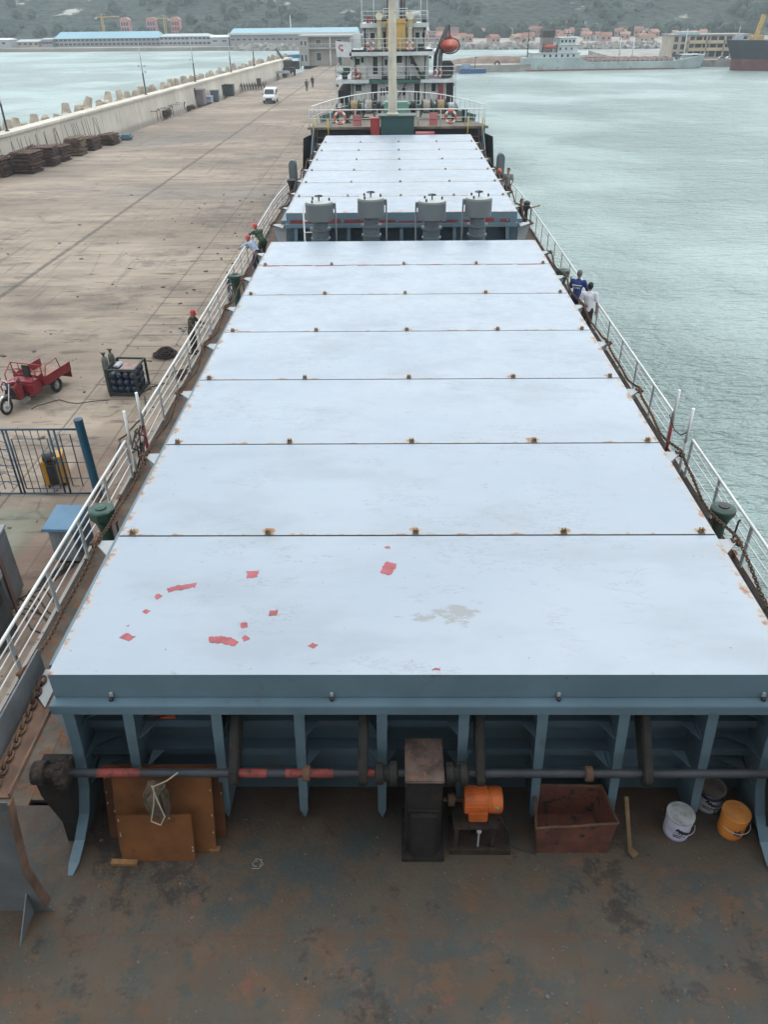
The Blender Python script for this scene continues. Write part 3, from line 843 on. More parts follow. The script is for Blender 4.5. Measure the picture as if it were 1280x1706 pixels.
for x, lab in ((-3.3, 'left'), (3.6, 'right')):
    t = thing('bollard', f'dark twin bollard on the {lab} side of the bow deck', 'bollard', (x, 50.2, FZ), 0, 'bow bollards')
    MB().bb(-.55, .55, -.2, .2, 0, .06).build('base', M_green, t)
    for s_ in (-.3, .3): MB().lathe([(.14, .06), (.14, .55), (.18, .58), (.18, .64)], (s_, 0, 0), 12).build('post', M_black, t)

# life rings and placards on the forecastle rail
M_lb = pm('life_ring_orange', (.55, .10, .05), .6, .15, 4); M_lw = pm('life_ring_white', (.65, .62, .58), .6, .15, 4)


def life_ring(loc, label, R_=.30, rz=0, group='life rings', orange=None):
    t = thing('life_ring', label, 'life ring', loc, rz, group)
    MB().ring((0, 0, 0), R_, .062, 'y', 28, 8).build('ring', orange or M_lb, t)
    for q in range(4):
        a = math.pi/4+q*math.pi/2
        MB().ring((0, 0, 0), R_, .066, 'y', 5, 8, a-.28, a+.28).build('band', M_lw, t)
    return t


life_ring((-3.25, 48.2, 8.42), 'orange and white life ring hanging on the bow rail left of the mast', .30)
life_ring((2.95, 48.2, 8.42), 'orange and white life ring hanging on the bow rail right of the mast', .30)
M_pink = pm('faded_red_board', (.42, .16, .15), .7, .2, 3)
for x, lab in ((-2.3, 'faded pink square board on the bow rail beside the left life ring'), (2.0, 'faded pink board on the bow rail beside the right life ring')):
    t = thing('notice_board', lab, 'notice board', (x, 48.22, 8.32), 0, 'pink boards on the bow rail')
    MB().bb(-.24, .24, -.03, .0, -.32, .33 if x > 0 else .24).build('panel', M_pink, t)
    MB().bb(-.2, .2, -.036, -.031, -.05, .0).build('line', M_red, t)
    MB().bb(-.2, .2, .0, .06, .18, .22).build('hook', M_black, t)

# ---- hatch cover panels: each one lifts off
def cover_mesh(L, first):
    m = MB(); g = .016
    m.bb(-HX, HX, -L/2+g, L/2-g, -.33, 0)
    return m


PRIMER = [[(411, 953), (432, 950), (428, 962), (410, 964)], [(277, 980), (296, 976), (327, 971), (326, 978), (300, 983), (280, 987)],
          [(257, 994), (263, 989), (271, 993), (261, 999)], [(236, 1019), (243, 1015), (250, 1018), (243, 1023)], [(210, 1043), (215, 1041), (214, 1044)],
          [(199, 1062), (209, 1055), (225, 1061), (214, 1069)], [(348, 1061), (368, 1060), (386, 1063), (397, 1070), (390, 1077), (375, 1073), (349, 1070)],
          [(400, 1038), (411, 1037), (413, 1045), (402, 1047)], [(403, 1062), (410, 1058), (416, 1064), (407, 1069)], [(449, 1018), (463, 1016), (462, 1025), (448, 1026)],
          [(513, 1076), (521, 1071), (530, 1075), (522, 1081)], [(634, 950), (644, 936), (661, 940), (656, 953), (648, 959), (634, 954)],
          [(640, 911), (648, 910), (651, 914), (644, 914)], [(719, 1116), (726, 1113), (734, 1114), (733, 1117)]]
proto = None
for h in range(2):
    L = PL[h]
    for i in range(7):
        yc = CY[h]+L*(i+.5)
        if h == 0:
            lab = ('nearest hatch cover with red primer patches on pale blue paint' if i == 0 else
                   'last hatch cover before the four ventilators with a red primed edge' if i == 6 else
                   f'plain pale blue hatch cover, {ORD[i]} panel counting from the red-patched one')
        else:
            lab = ('hatch cover of the far hold right behind the four ventilators' if i == 0 else
                   'farthest hatch cover in front of the bow house and mast' if i == 6 else
                   f'far hold hatch cover, {ORD[i]} panel behind the four ventilators')
        t = thing('hatch_cover', lab, 'hatch cover', (0, yc, HZ), 0, 'steel hatch covers of the two holds')
        first = i == 0
        m = cover_mesh(L, first)
        mats = [M_cov1 if first and h == 0 else M_cov, M_primer, M_blue]
        # top in cover paint, sides in hull blue grey
        m.mi = [2, 0, 2, 2, 2, 2]
        if first and h == 0:
            m.cur = 1
            for poly in PRIMER:
                pts = [P(u, v, z=HZ)-Vector((0, yc, HZ)) for u, v in poly]
                pts = [(p.x, max(p.y, -L/2+.02)) for p in pts]
                fine = []
                for a, b in zip(pts, pts[1:]+pts[:1]):
                    jt = min(.018, .09*math.hypot(b[0]-a[0], b[1]-a[1]))
                    for q in (0, .2, .4, .6, .8): fine.append((a[0]+(b[0]-a[0])*q+rr.uniform(-jt, jt), a[1]+(b[1]-a[1])*q+rr.uniform(-jt, jt)))
                m.prism(fine[::-1] if sum(a[0]*b[1]-b[0]*a[1] for a, b in zip(fine, fine[1:]+fine[:1])) < 0 else fine, 'z', .0005, .003)
        if h == 0 and i == 5:
            m.cur = 1
            x = -3.8
            while x < 3.6:
                l_ = rr.uniform(.25, .9); y = L/2-.03
                m.prism([(x, y-rr.uniform(.01, .07)), (x+l_, y-rr.uniform(.01, .05)), (x+l_, y), (x, y)], 'z', .0005, .003); x += l_+rr.uniform(.0, .5)
        m.build('panel', mats, t)
        if i > 0:
            for lx in (-3.75, -1.95, 0, 1.95, 3.75):
                k = MB(); k.bb(lx-.028, lx-.010, -L/2+.03, -L/2+.08, .001, .065); k.bb(lx+.010, lx+.028, -L/2+.03, -L/2+.08, .001, .065)
                k.tube([(lx-.035, -L/2+.055, .04), (lx+.035, -L/2+.055, .04)], .011, 6); k.bb(lx-.04, lx+.04, -L/2+.02, -L/2+.09, .0005, .010)
                k.build('lug', M_lug, t)
        else:
            for lx in (-3.3, -.95, 1.45, 3.6):
                k = MB(); k.bb(lx-.016, lx+.016, -L/2-.012, -L/2+.011, -.31, -.25); k.build('cleat', M_grey, t)
                k = MB(); k.lathe([(.015, -.04), (.028, -.02), (.02, .01)], (lx, -L/2-.01, -.315), 8, 'y'); k.build('cleat_bolt', M_black, t)


# ---- chains over the rollers
def chain(path, name, label, sc=1.0, parent=None):
    m = MB(); pts = [Vector(p) for p in path]; pitch = .085*sc; d = 0; k = 0
    seg = [(a, b, (b-a).length) for a, b in zip(pts, pts[1:])]
    tot = sum(s_[2] for s_ in seg)
    while d < tot-pitch:
        r = d
        for a, b, l in seg:
            if r <= l: break
            r -= l
        p = a+(b-a)*(r/l); t_ = (b-a).normalized(); sd_ = t_.cross(Vector((0, 0, 1))).normalized(); u_ = sd_.cross(t_)
        w_ = sd_ if k % 2 else u_
        ring_ = []
        for q in range(8):
            an = 2*math.pi*q/8
            ring_.append(p+t_*math.cos(an)*.062*sc+w_*math.sin(an)*.038*sc)
        m.tube(ring_, .0155*sc, 5, True); d += pitch; k += 1
    o = m.build(name, M_rust, parent)
    return tag(o, label, 'chain', 'hatch drive chains')


def drape(x, y0, L, z0):
    pts = []
    for i in range(7):
        ya = y0+L*(i+.02)+.47; yb = ya+L
        for q in range(8): f_ = q/8; pts.append((x+.03*math.sin(9*f_+i), ya+(yb-ya)*f_, z0-.17*math.sin(math.pi*f_)))
    pts.append((x, y0+L*7.02+.47, z0))
    return pts


for h, nm in ((0, 'near'), (1, 'far')):
    for s_, sd_ in ((-1, 'left'), (1, 'right')):
        chain(drape(s_*(HX+.57), CY[h], PL[h], 7.37), 'drive_chain', f'rusty chain sagging over rollers along the {sd_} side of the {nm} hatch', .62)
chain([(-4.16, 4.66, 7.33), (-4.19, 5.5, 7.33), (-4.23, 6.2, 7.36)], 'drive_chain', 'short rusty chain lying in the brown stowage channel on the left')

# ================================================================ LOOSE AND BOLTED THINGS ON OUR SHIP
# ---- four mushroom ventilators between the holds
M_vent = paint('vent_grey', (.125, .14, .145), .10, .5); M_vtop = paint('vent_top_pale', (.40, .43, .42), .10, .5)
for i, (x, zt, r, col) in enumerate(((-2.60, 8.55, .44, M_vent), (-.98, 8.65, .42, M_vent), (.93, 8.56, .44, M_vent), (2.38, 8.64, .42, M_vent))):
    lab = ['leftmost mushroom ventilator beside the short white ladder', 'mushroom ventilator left of the centre line between the hatches',
           'mushroom ventilator right of the centre line between the hatches', 'rightmost mushroom ventilator in front of the red primed hatch edge'][i]
    t = thing('ventilator', lab, 'ventilator', (x, 25.3, DZ), 0, 'mushroom ventilators between the two hatches'); H = zt-DZ
    MB().lathe([(.30, 0), (.27, .02), (.27, H-1.15), (.31, H-1.14), (.31, H-1.08), (.27, H-1.07), (.27, H-.86), (.33, H-.84), (.33, H-.78), (.24, H-.76), (.24, H-.45)], n=24).build('trunk', paint('vent_trunk_blue', (.095, .12, .135), .16), t)
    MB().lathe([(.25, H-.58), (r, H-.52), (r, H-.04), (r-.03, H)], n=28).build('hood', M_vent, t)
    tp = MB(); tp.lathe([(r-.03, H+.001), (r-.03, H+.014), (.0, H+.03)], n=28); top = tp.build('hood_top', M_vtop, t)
    hw = MB(); hw.ring((0, 0, H+.17), .12, .014, 'z', 18, 6); hw.tube([(0, 0, H), (0, 0, H+.17)], .022, 8)
    for a in range(3): hw.tube([(0, 0, H+.17), (.12*math.cos(a*2.09), .12*math.sin(a*2.09), H+.17)], .01, 5)
    hw.build('handwheel', M_black, t)
    nt = MB()
    for a in (.3, 2.3, 4.1): nt.lathe([(.03, H), (.03, H+.08), (.015, H+.1)], (r*.75*math.cos(a), r*.75*math.sin(a), 0), 8)
    nt.build('clamp_bolt', M_black, t)
    sp = MB(); s_ = 1 if i < 2 else -1
    sp.tube([(s_*(r+.06), .0, H-.1), (s_*(r+.06), 0, .3)], .028, 8); sp.box((s_*(r+.02), 0, H-.12), (.12, .1, .16))
    sp.build('sounding_pipe', M_vent, t)
ld = thing('ladder', 'short white ladder standing against the far hatch by the left ventilator', 'ladder', (-3.22, 26.2, DZ))
m = MB()
for s_ in (-.0, .42): m.tube([(s_, 0, 0), (s_, .12, 3.35-s_*2)], .028, 8)
m.build('side_rail', M_white, ld)
m = MB()
for z in range(8): m.tube([(0, .02*z*.3, .35+.36*z), (.42, .02*z*.3, .35+.36*z)], .018, 6)
m.build('rung', M_white, ld)
# red primer along the foot of the far cover front
m = MB(); x = -3.8
while x < 3.7:
    l_ = rr.uniform(.3, 1.2); m.bb(x, min(x+l_, 3.85), 27.25-.004, 27.25+.001, 7.475, 7.475+rr.uniform(.05, .14)); x += l_+rr.uniform(0, .2)
MB.build(m, 'primer_strip', pm('old_primer', (.20, .03, .03), .7, .4, 3, rust=.25, rustcol=(.2, .1, .03)), ship)

# ---- hatch drive: gearbox, motor, long shaft
M_box = pm('gearbox_rust', (.10, .066, .052), .9, .6, 4.5, rust=.35, rustcol=(.20, .085, .05), bump=.7, bsc=25)
M_oil = pm('oily_black_steel', (.014, .012, .010), .8, .6, 4, rust=.34, rustcol=(.055, .03, .018), bump=.7, bsc=25)
gb = thing('gearbox', 'tall rusty black gearbox of the hatch drive between two shaft couplings', 'gearbox', (0.035, 5.50, WZ)); gb.scale = (.94, .94, .94)
m = MB(); m.bb(-.21, .21, -.27, .30, .0, 1.40); m.build('housing', M_oil, gb, bevel=.02)
m = MB(); m.bb(-.225, .225, -.30, .33, 1.402, 1.44); m.build('top_cover', M_box, gb, bevel=.012)
m = MB(); m.bb(-.15, .15, -.34, -.272, .08, .86); m.bb(-.19, .19, -.30, -.272, .88, .93); m.build('inspection_cover', M_oil, gb, bevel=.012)
m = MB(); m.bb(-.26, .26, -.36, .36, 0, .07); m.build('base', M_oil, gb, bevel=.01)
SZ = 6.60; SY = 5.45
sh = thing('drive_shaft', 'long black shaft with red painted lengths across the hatch front', 'shaft', (0, SY, SZ))
MB().tube([(-4.06, 0, 0), (-.16, 0, 0)], .048, 14).tube([(.235, 0, 0), (4.1, 0, 0)], .048, 14).build('shaft', pm('shaft_black', (.03, .033, .04), .6, .4, 3, rust=.18, rustcol=(.16, .10, .08)), sh)
for a, b in ((-3.55, -3.08), (-2.03, -1.69), (-1.48, -.96), (-.69, -.42)):
    MB().tube([(a, 0, 0), (b, 0, 0)], .0495, 14).build('red_band', pm('shaft_red', (.25, .045, .035), .7, .4, 6, rust=.42, rustcol=(.05, .04, .04)), sh)
for x in (-.365, .40):
    m = MB(); m.lathe([(.07, -.14), (.12, -.13), (.12, -.05), (.09, -.04), (.09, .02), (.13, .03), (.13, .10), (.07, .12)], (x, 0, 0), 18, 'x'); m.build('coupling', M_oil, sh)
for x in (-1.25, 1.83):
    MB().lathe([(.05, -.04), (.085, -.035), (.085, .035), (.05, .04)], (x, 0, 0), 14, 'x').build('collar', M_rust, sh)
for x in (-2.04, -.63, .645, 2.455):
    m = MB(); m.prism([(.08, -.10), (.0, -.13), (-.10, -.10), (-.12, 0), (-.06, .10), (.42, .62), (.62, .66), (.62, .42)], 'x', x-.05, x+.05)
    m.build('bearing_arm', M_oil, sh, bevel=.015)
for s_ in (-1, 1):
    x = s_*4.06
    m = MB(); m.lathe([(.06, -.2), (.13, -.19), (.13, -.06), (.09, -.05), (.09, .06), (.15, .07), (.15, .17), (.06, .2)], (x, 0, 0), 16, 'x')
    for q in range(10): m.box((x+.12, .15*math.cos(q*.628), .15*math.sin(q*.628)), (.06, .05, .05), 0, q*.628)
    m.build('sprocket', pm('sprocket_rust', (.03, .018, .013), .85, .6, 6, dirt=.4, bump=.6), sh)
    m = MB(); m.prism([(-.22, 0), (.22, 0), (.16, -.55), (.10, -.95), (.10, SZ*-1+DZ), (-.10, SZ*-1+DZ), (-.10, -.95), (-.16, -.55)], 'y', .06, .22) if False else None
    m = MB(); zz = WZ-SZ
    vs = []
    for z, hx, hy in ((.02, .17, .16), (-.30, .16, .16), (-.85, .08, .10), (zz, .09, .11)): vs += [(x+a*hx, .08+b*hy, z) for a, b in ((-1, -1), (1, -1), (1, 1), (-1, 1))]
    m.add(vs, [(0, 1, 2, 3)]+[(4*i+a, 4*i+(a+1) % 4, 4*i+4+(a+1) % 4, 4*i+4+a) for i in range(3) for a in range(4)]+[(12, 13, 14, 15)])
    m.build('pedestal', M_oil, sh)
mo = thing('electric_motor', 'orange electric motor on a rusty bed beside the gearbox', 'motor', (0.69, 5.52, WZ)); mo.scale = (.90, .88, .86)
M_or = pm('motor_orange', (.58, .125, .022), .5, .3, 5, rust=.22, rustcol=(.12, .04, .02), bump=.3)
m = MB(); m.lathe([(.10, -.22), (.165, -.21), (.165, .10), (.17, .105), (.17, .125), (.165, .13)], (0, 0, .76), 24, 'x')
for q in range(26):
    a = q*2*math.pi/26; m.box((-.06, .168*math.cos(a), .76+.168*math.sin(a)), (.28, .016, .016), 0, a)
m.build('body', M_or, mo)
MB().lathe([(.172, .131), (.172, .24), (.15, .27), (.02, .275)], (0, 0, .76), 24, 'x').build('fan_cowl', M_or, mo)
MB().bb(-.16, .08, -.20, .05, .56, .74).build('terminal_box', M_or, mo, bevel=.012)
MB().tube([(-.47, 0, .76), (-.2, 0, .76)], .03, 10).lathe([(.03, -.42), (.085, -.41), (.085, -.33), (.03, -.32)], (0, 0, .76), 14, 'x').build('shaft', M_rust, mo)
MB().ball((.19, -.16, .80), (.03, .012, .03), 8, 6).build('rating_plate', pm('plate_green', (.12, .28, .14), .5), mo)
m = MB(); m.bb(-.34, .22, -.24, .2, .46, .50)
for x in (-.30, .17):
    for y in (-.2, .16): m.bb(x-.025, x+.025, y-.025, y+.025, .06, .46)
m.bb(-.38, .40, -.30, .26, 0, .05); m.bb(-.38, .40, -.30, -.26, .05, .10)
m.build('bed_frame', pm('bed_rust', (.04, .022, .014), .9, .6, 4, rust=.4, rustcol=(.012, .010, .009), bump=.6), mo)
m = MB(); m.lathe([(.012, .1), (.012, .40), (.03, .41), (.03, .44)], (-.02, -.24, 0), 8); m.build('adjusting_bolt', M_grey, mo)

# ---- rusty tub
tb = thing('tub', 'open rusty steel tub with dented rim standing on the deck', 'tub', (1.774, 5.532, WZ)); tb.scale = (.94, .94, .94)
M_tub = pm('tub_rust_red', (.115, .036, .022), .9, .5, 3, rust=.36, rustcol=(.022, .015, .012), bump=.6, bsc=22)
m = MB(); top = [(-.50, -.27), (.50, -.20), (.42, .33), (-.43, .33)]; bot = [(-.45, -.27), (.42, -.26), (.38, .28), (-.40, .28)]; k_ = .03
zt = [.50, .50, .50, .52]
o_b = [(x, y, 0) for x, y in bot]; o_t = [(x, y, z) for (x, y), z in zip(top, zt)]
i_t = [(x*.95, y*.93, z) for x, y, z in o_t]; i_b = [(x*.94, y*.92, .03) for x, y in bot]
m.add(o_b+o_t+i_t+i_b, [(3, 2, 1, 0)]+[(i, (i+1) % 4, 4+(i+1) % 4, 4+i) for i in range(4)]+[(4+i, 4+(i+1) % 4, 8+(i+1) % 4, 8+i) for i in range(4)]+[(8+i, 8+(i+1) % 4, 12+(i+1) % 4, 12+i) for i in range(4)]+[(12, 13, 14, 15)])
m.build('shell', M_tub, tb, bevel=.006)
m = MB()
q = o_t+[o_t[0]]
for a, b in zip(q, q[1:]):
    a, b = Vector(a), Vector(b); pts = [a+(b-a)*i/6+Vector((0, 0, rr.uniform(-.006, .014))) for i in range(7)]; m.tube(pts, .016, 6)
m.build('rim', M_rust, tb)
sb = tag(MB().bar((2.43, 5.28, WZ+.02), (2.41, 5.68, WZ+.5), .045, .03).bar((2.43, 5.24, WZ+.02), (2.49, 5.28, WZ+.05), .09, .05).build('wooden_stick', pm('old_wood', (.16, .10, .05), .9, .4, 6)), 'thin brown wooden stick leaning between tub and paint pails', 'stick')

# ---- boards leaning on the coaming
M_ply = pm('rusty_sheet', (.15, .052, .011), .85, .35, 2.2, rust=.2, rustcol=(.10, .045, .02), bump=.3)
M_ply2 = pm('rusty_sheet_dark', (.095, .032, .009), .85, .4, 2.5, rust=.25, rustcol=(.08, .04, .02), bump=.3)


def sheet(x0, x1, yb, yt, h, mat, label, rot=0):
    t = thing('steel_sheet', label, 'steel sheet', ((x0+x1)/2, yb, WZ), rot, 'rusty sheets leaning on the hatch coaming'); w_ = (x1-x0)/2
    m = MB(); n_ = Vector((0, -h, yt-yb)).normalized()*.012
    vs = [Vector((a*w_, b*(yt-yb), .006+b*h)) for a, b in ((-1, 0), (1, 0), (1, 1), (-1, 1))]
    m.add([v for v in vs]+[v+n_ for v in vs], [(0, 1, 2, 3), (7, 6, 5, 4), (0, 4, 5, 1), (1, 5, 6, 2), (2, 6, 7, 3), (3, 7, 4, 0)])
    m.cur = 1
    for q in range(7): u = rr.uniform(-.95, .95)*w_; b = rr.uniform(.1, .95); v = Vector((rr.choice((-w_+.02, w_-.02, u)), b*(yt-yb), .006+b*h))+n_*1.12; m.box(v, (.010, .004, rr.uniform(.02, .06)))
    m.build('plate', [mat, pm('weld_bright', (.5, .47, .42), .5)], t)


sheet(-3.66, -2.28, 5.47, 5.76, .95, M_ply2, 'widest rusty sheet at the back of the leaning stack')
sheet(-3.49, -2.36, 5.28, 5.62, 1.06, M_ply, 'tall orange rusty sheet in the middle of the leaning stack')
sheet(-3.42, -2.58, 5.17, 5.33, .63, M_ply, 'small square orange rusty sheet at the front of the leaning stack', .02)
for x, y, l_ in ((-3.42, 5.13, .5), (-2.32, 5.30, .2)): tag(MB().bar((x-.12, y, WZ+.03), (x-.12+l_*.6, y-.01, WZ+.03), .06, .05).build('wood_batten', pm('batten_wood', (.28, .15, .06), .9, .4, 6)),
    'wooden batten under the left corner of the leaning sheets' if x < -3 else 'short wooden batten at the right foot of the leaning sheets', 'batten')
m = MB()
for q in range(16):
    a = rr.uniform(0, 6.28)
    m.tube([(-2.9+rr.uniform(-.08, .08), 5.36+rr.uniform(-.04, .04), 6.52), (-2.92+.11*math.cos(a), 5.33+.07*math.sin(a), 6.38), (-2.92+.10*math.cos(a+.3), 5.31+.07*math.sin(a), 6.18+rr.uniform(-.1, .05))], .04, 6)
tag(m.build('net_bundle', pm('net_brown', (.09, .065, .045), .95, .5, 9, bump=.8)), 'bundle of brown netting hanging over the shaft at the left sheets', 'netting')
m = MB(); m.tube([(-2.580, 5.250, 6.861), (-2.703, 5.212, 6.776), (-2.844, 5.184, 6.720), (-2.891, 5.184, 6.437), (-2.957, 5.146, 6.173), (-2.863, 5.146, 6.107), (-2.797, 5.155, 6.248), (-2.844, 5.174, 6.531), (-2.863, 5.184, 6.729)], .008, 6)
tag(m.build('cord', pm('cord_cream', (.42, .38, .27), .9)), 'thin cream cord looped over the netting and the shaft', 'cord')
m = MB()
for q in range(5): a = q*1.3; m.tube([(-1.88+.05*math.cos(a), 5.11+.05*math.sin(a), WZ+.006), (-1.85+.06*math.cos(a+1), 5.13+.06*math.sin(a+1), WZ+.012), (-1.87+.05*math.cos(a+2.2), 5.15+.05*math.sin(a+2), WZ+.006)], .004, 5)
tag(m.build('wire_scrap', pm('wire_bright', (.35, .34, .32), .6)), 'small tangle of bright wire lying on the bare deck', 'wire')

# ---- paint pails


def m_pail(name, base, band, script, lid):
    t = NT(name); x, y, z = t.xyz(t.obj)
    an = t.math('ARCTAN2', y, x)
    c = base
    c = t.mix(t.math('MULTIPLY', t.step(z, .0, .055, 1, 0), 1.0), c, band)
    if name == 'pail_dark': c = t.mix(t.math('MULTIPLY', t.step(z, .245, .25), t.step(z, .315, .32, 1, 0)), c, band)
    c = t.mix(t.step(t.noise(5, 6, .7), .62, .7, 0, .7), c, (.22, .20, .18))
    t.bump(t.noise(20, 3, .5), .1, .01)
    return t.out(c, .45, 0, .5)


def pail(x, y, label, mats, marks, rz, r=.155, h=.35):
    t = thing('paint_pail', label, 'paint pail', (x, y, WZ), rz, 'paint pails by the hatch coaming')
    bm_, lm = mats
    b = MB(); b.lathe([(r*.92, .004), (r*.93, .05), (r*.955, .055), (r*.96, h*.72), (r*1.0, h*.74), (r*.985, h*.9), (r*1.02, h*.92), (r*1.02, h)], n=32); b.build('body', bm_, t)
    l_ = MB(); l_.lathe([(r*.90, h+.001), (r*.93, h-.012), (r*.0, h-.010)], n=32)
    l_.lathe([(r*1.035, h-.02), (r*1.04, h+.006), (r*.93, h+.008), (r*.92, h-.008)], n=32); l_.build('lid', lm, t)
    if marks:
        mk = MB()
        for th, z, wd, ht, tilt in marks:
            a = -math.pi/2+th; ca, sa = math.cos(a), math.sin(a)
            mk.box((r*.985*ca, r*.985*sa, z), (wd, .008, ht), a+math.pi/2, 0, tilt)
        mk.build('lettering', pm('ink_dark', (.03, .03, .05), .6), t)
    hd = MB(); hd.ring((0, -r*.25, h*.62), r*1.06, .005, 'z', 20, 5, math.pi*1.08, math.pi*1.92); hd.build('handle', M_grey, t)
    sp = MB(); q = random.Random(int(x*100))
    for _ in range(5):
        a = q.uniform(0, 6.28); d = q.uniform(0, r*.5); s_ = q.uniform(.012, .04)
        sp.lathe([(s_, h-.0095), (s_*.8, h-.006), (0, h-.005)], (d*math.cos(a), d*math.sin(a), 0), 9)
    sp.build('paint_splash', pm('splash_ochre', (.38, .22, .08), .6) if 'lilac' in label else M_brown, t)


scr = [(-.5+.12*i, .235-.012*i, .022, .05, .5*(-1)**i) for i in range(9)]
lines = [(-.45, .17, .10, .006, .1), (-.3, .14, .14, .006, .1), (-.42, .11, .09, .006, .1)]
pail(3.04, 5.56, 'whitish lilac paint pail with a purple base, standing apart', (m_pail('pail_lilac', (.42, .41, .50), (.06, .04, .17), 0, 0), pm('pail_lid_grey', (.36, .37, .37), .5, .3, 6, dirt=.3)), scr+lines, .1)
pail(3.54, 5.93, 'pail with a dirty dark lid and dark blue band behind the orange one', (m_pail('pail_dark', (.40, .40, .44), (.02, .022, .06), 0, 0), pm('pail_lid_dirty', (.11, .09, .075), .7, .4, 6, rust=.3)), scr+[(.25, .12, .006, .2, 0)]+lines, -.1)
pail(3.69, 5.58, 'bright orange paint pail with a dark emblem on its side', (m_pail('pail_orange', (.55, .19, .03), (.42, .11, .03), 0, 0), pm('pail_lid_orange', (.60, .24, .06), .5, .2, 6, rust=.08)),
     [(-.15, .17, .07, .014, .7), (-.05, .18, .07, .014, -.7), (-.1, .13, .07, .014, .6), (.1, .14, .014, .06, .2), (-.25, .15, .014, .05, .3)], .05)
m = MB(); m.bb(-2.98, -2.80, 6.04, 6.12, 6.802, 6.83); m.tube([(-3.1, 6.06, 6.825), (-2.96, 6.09, 6.825)], .012, 6); m.box((-2.88, 6.06, 6.842), (.1, .05, .035), .3)
tag(m.build('hand_tool', pm('tool_orange', (.45, .09, .03), .6), ), 'small orange tool left on the coaming stiffener at the left', 'tool')
M_lamp = pm('old_brass', (.16, .09, .03), .6, .3, 5)
for x, lab in ((1.22, 'small rusty fitting on the coaming right of the gearbox'), (3.40, 'small brass fitting on the coaming above the pails')):
    tag(MB().lathe([(.02, -.0), (.05, .01), (.05, .06), (.03, .08), (.03, .14)], (x, 6.05, 7.0), 10).box((x, 6.12, 7.04), (.05, .14, .04)).build('wall_fitting', M_lamp), lab, 'fitting', 'fittings on the coaming')


# ---- air vent heads along the deck edges
def air_vent(loc, label, h=1.22, col=None, sq=True, s=1.0):
    t = thing('air_vent', label, 'air vent', loc, 0, 'air vent heads along the deck edges'); col = col or M_green
    MB().lathe([(.19*s, 0), (.19*s, .03), (.11*s, .04), (.11*s, h-.45), (.15*s, h-.28)], n=16).build('pipe', col, t)
    m = MB()
    if sq: m.lathe([(.14*s, h-.30), (.24*s, h-.16), (.24*s, h-.02), (.20*s, h)], n=8, smooth=False)
    else: m.lathe([(.12*s, h-.32), (.22*s, h-.12), (.22*s, h-.04), (.14*s, h)], n=18)
    m.build('head', col, t, bevel=.01)
    MB().lathe([(.10*s, h+.001), (.10*s, h+.02), (.02, h+.03)], n=12).build('cap', M_black if not sq else col, t)
    hd = MB(); hd.tube([(.26*s, -.1, h*.3), (.27*s, -.12, h*.8), (.3*s, -.12, h*.83)], .018, 6); hd.build('lever', M_black, t)


M_gb = paint('vent_grey_blue', (.11, .15, .165), .15)
air_vent((-5.55, 11.5, DZ), 'green square air vent nearest on the left deck edge', 1.25)
air_vent((-5.55, 25.6, DZ), 'green air vent by the left rail behind the helmeted man', 1.35, None, False)
air_vent((-5.55, 42.4, DZ), 'dark rusty air vent far along the left rail', 1.35, M_black, False)
air_vent((5.58, 11.5, DZ), 'green air vent with rusty cap nearest on the right deck edge', 1.25, paint('vent_green_worn', (.02, .055, .04), .3), False)
air_vent((5.50, 26.4, DZ), 'green air vent beside the man in the blue jacket', 1.2, None, True)
air_vent((5.75, 36.6, DZ), 'slim black air vent gripped by the man in black', 1.35, M_black, False, .7)
for s_, y in ((-1, 44.0), (1, 45.6)):
    t = thing('vent_trunk', f'tall round topped blue grey vent trunk on the {"left" if s_ < 0 else "right"} deck edge', 'vent', (s_*5.6, y, DZ), 0, 'round topped vent trunks')
    prof = [(-.20, 0), (.20, 0)]+[(.20*math.cos(a*math.pi/10), 1.75+.28*math.sin(a*math.pi/10)) for a in range(11)]
    MB().prism([(x, z) for x, z in prof], 'y', -.22, .22).build('trunk', M_gb, t)
    MB().prism([(x*.8, z) for x, z in prof if z > 1], 'y', -.26, -.221).build('flap', M_vent, t) if False else MB().bb(-.14, .14, -.25, -.221, 1.2, 1.8).build('flap', M_vent, t)
# hoses hanging on the rails, rope scraps
for k_, (x, y, lab) in enumerate(((-5.95, 14.9, 'black hose tangled round the left gateway posts'), (-5.98, 26.6, 'dark rope hitched over the left rail near the helmeted men'), (5.95, 15.2, 'slack dark line across the right gateway'))):
    m = MB(); q = random.Random(k_)
    if k_ == 2: m.tube([(x, 14.62, 6.0), (x, 14.9, 5.78), (x, 15.3, 5.70), (x, 15.75, 5.85)], .014, 6)
    else:
        for n_ in range(5):
            pts = [(x+q.uniform(-.10, .12), y+q.uniform(-.45, .45), 5.92-i*.16+q.uniform(-.06, .06)) for i in range(6)]; m.tube(pts, .02, 6)
    tag(m.build('hose', M_black), lab, 'hose')

# loose flakes and crumbs on the well deck: nobody could count them
m = MB(); q = random.Random(77)
for i in range(300):
    x, y = q.uniform(-4.0, 4.0), q.uniform(2.6, 5.9); s_ = q.choice((.008, .010, .014, .02, .03))
    m.box((x, y, WZ+s_*.18), (s_*q.uniform(.6, 1.4), s_*q.uniform(.6, 1.4), s_*.3), q.uniform(0, 3), q.uniform(-.2, .2))
tag(m.build('paint_flakes', pm('flake_mix', (.10, .08, .062), .8, .9, 6)), 'small paint flakes and rust crumbs scattered on the well deck', 'debris', None, 'stuff')

m = MB(); m.tube([(.88, 5.42, WZ+.55), (1.02, 5.40, WZ+.25), (1.05, 5.36, WZ+.02), (1.2, 5.30, WZ+.012), (1.34, 5.26, WZ+.012)], .009, 6)
tag(m.build('motor_cable', M_black), 'thin black cable trailing from the orange motor towards the tub', 'cable')

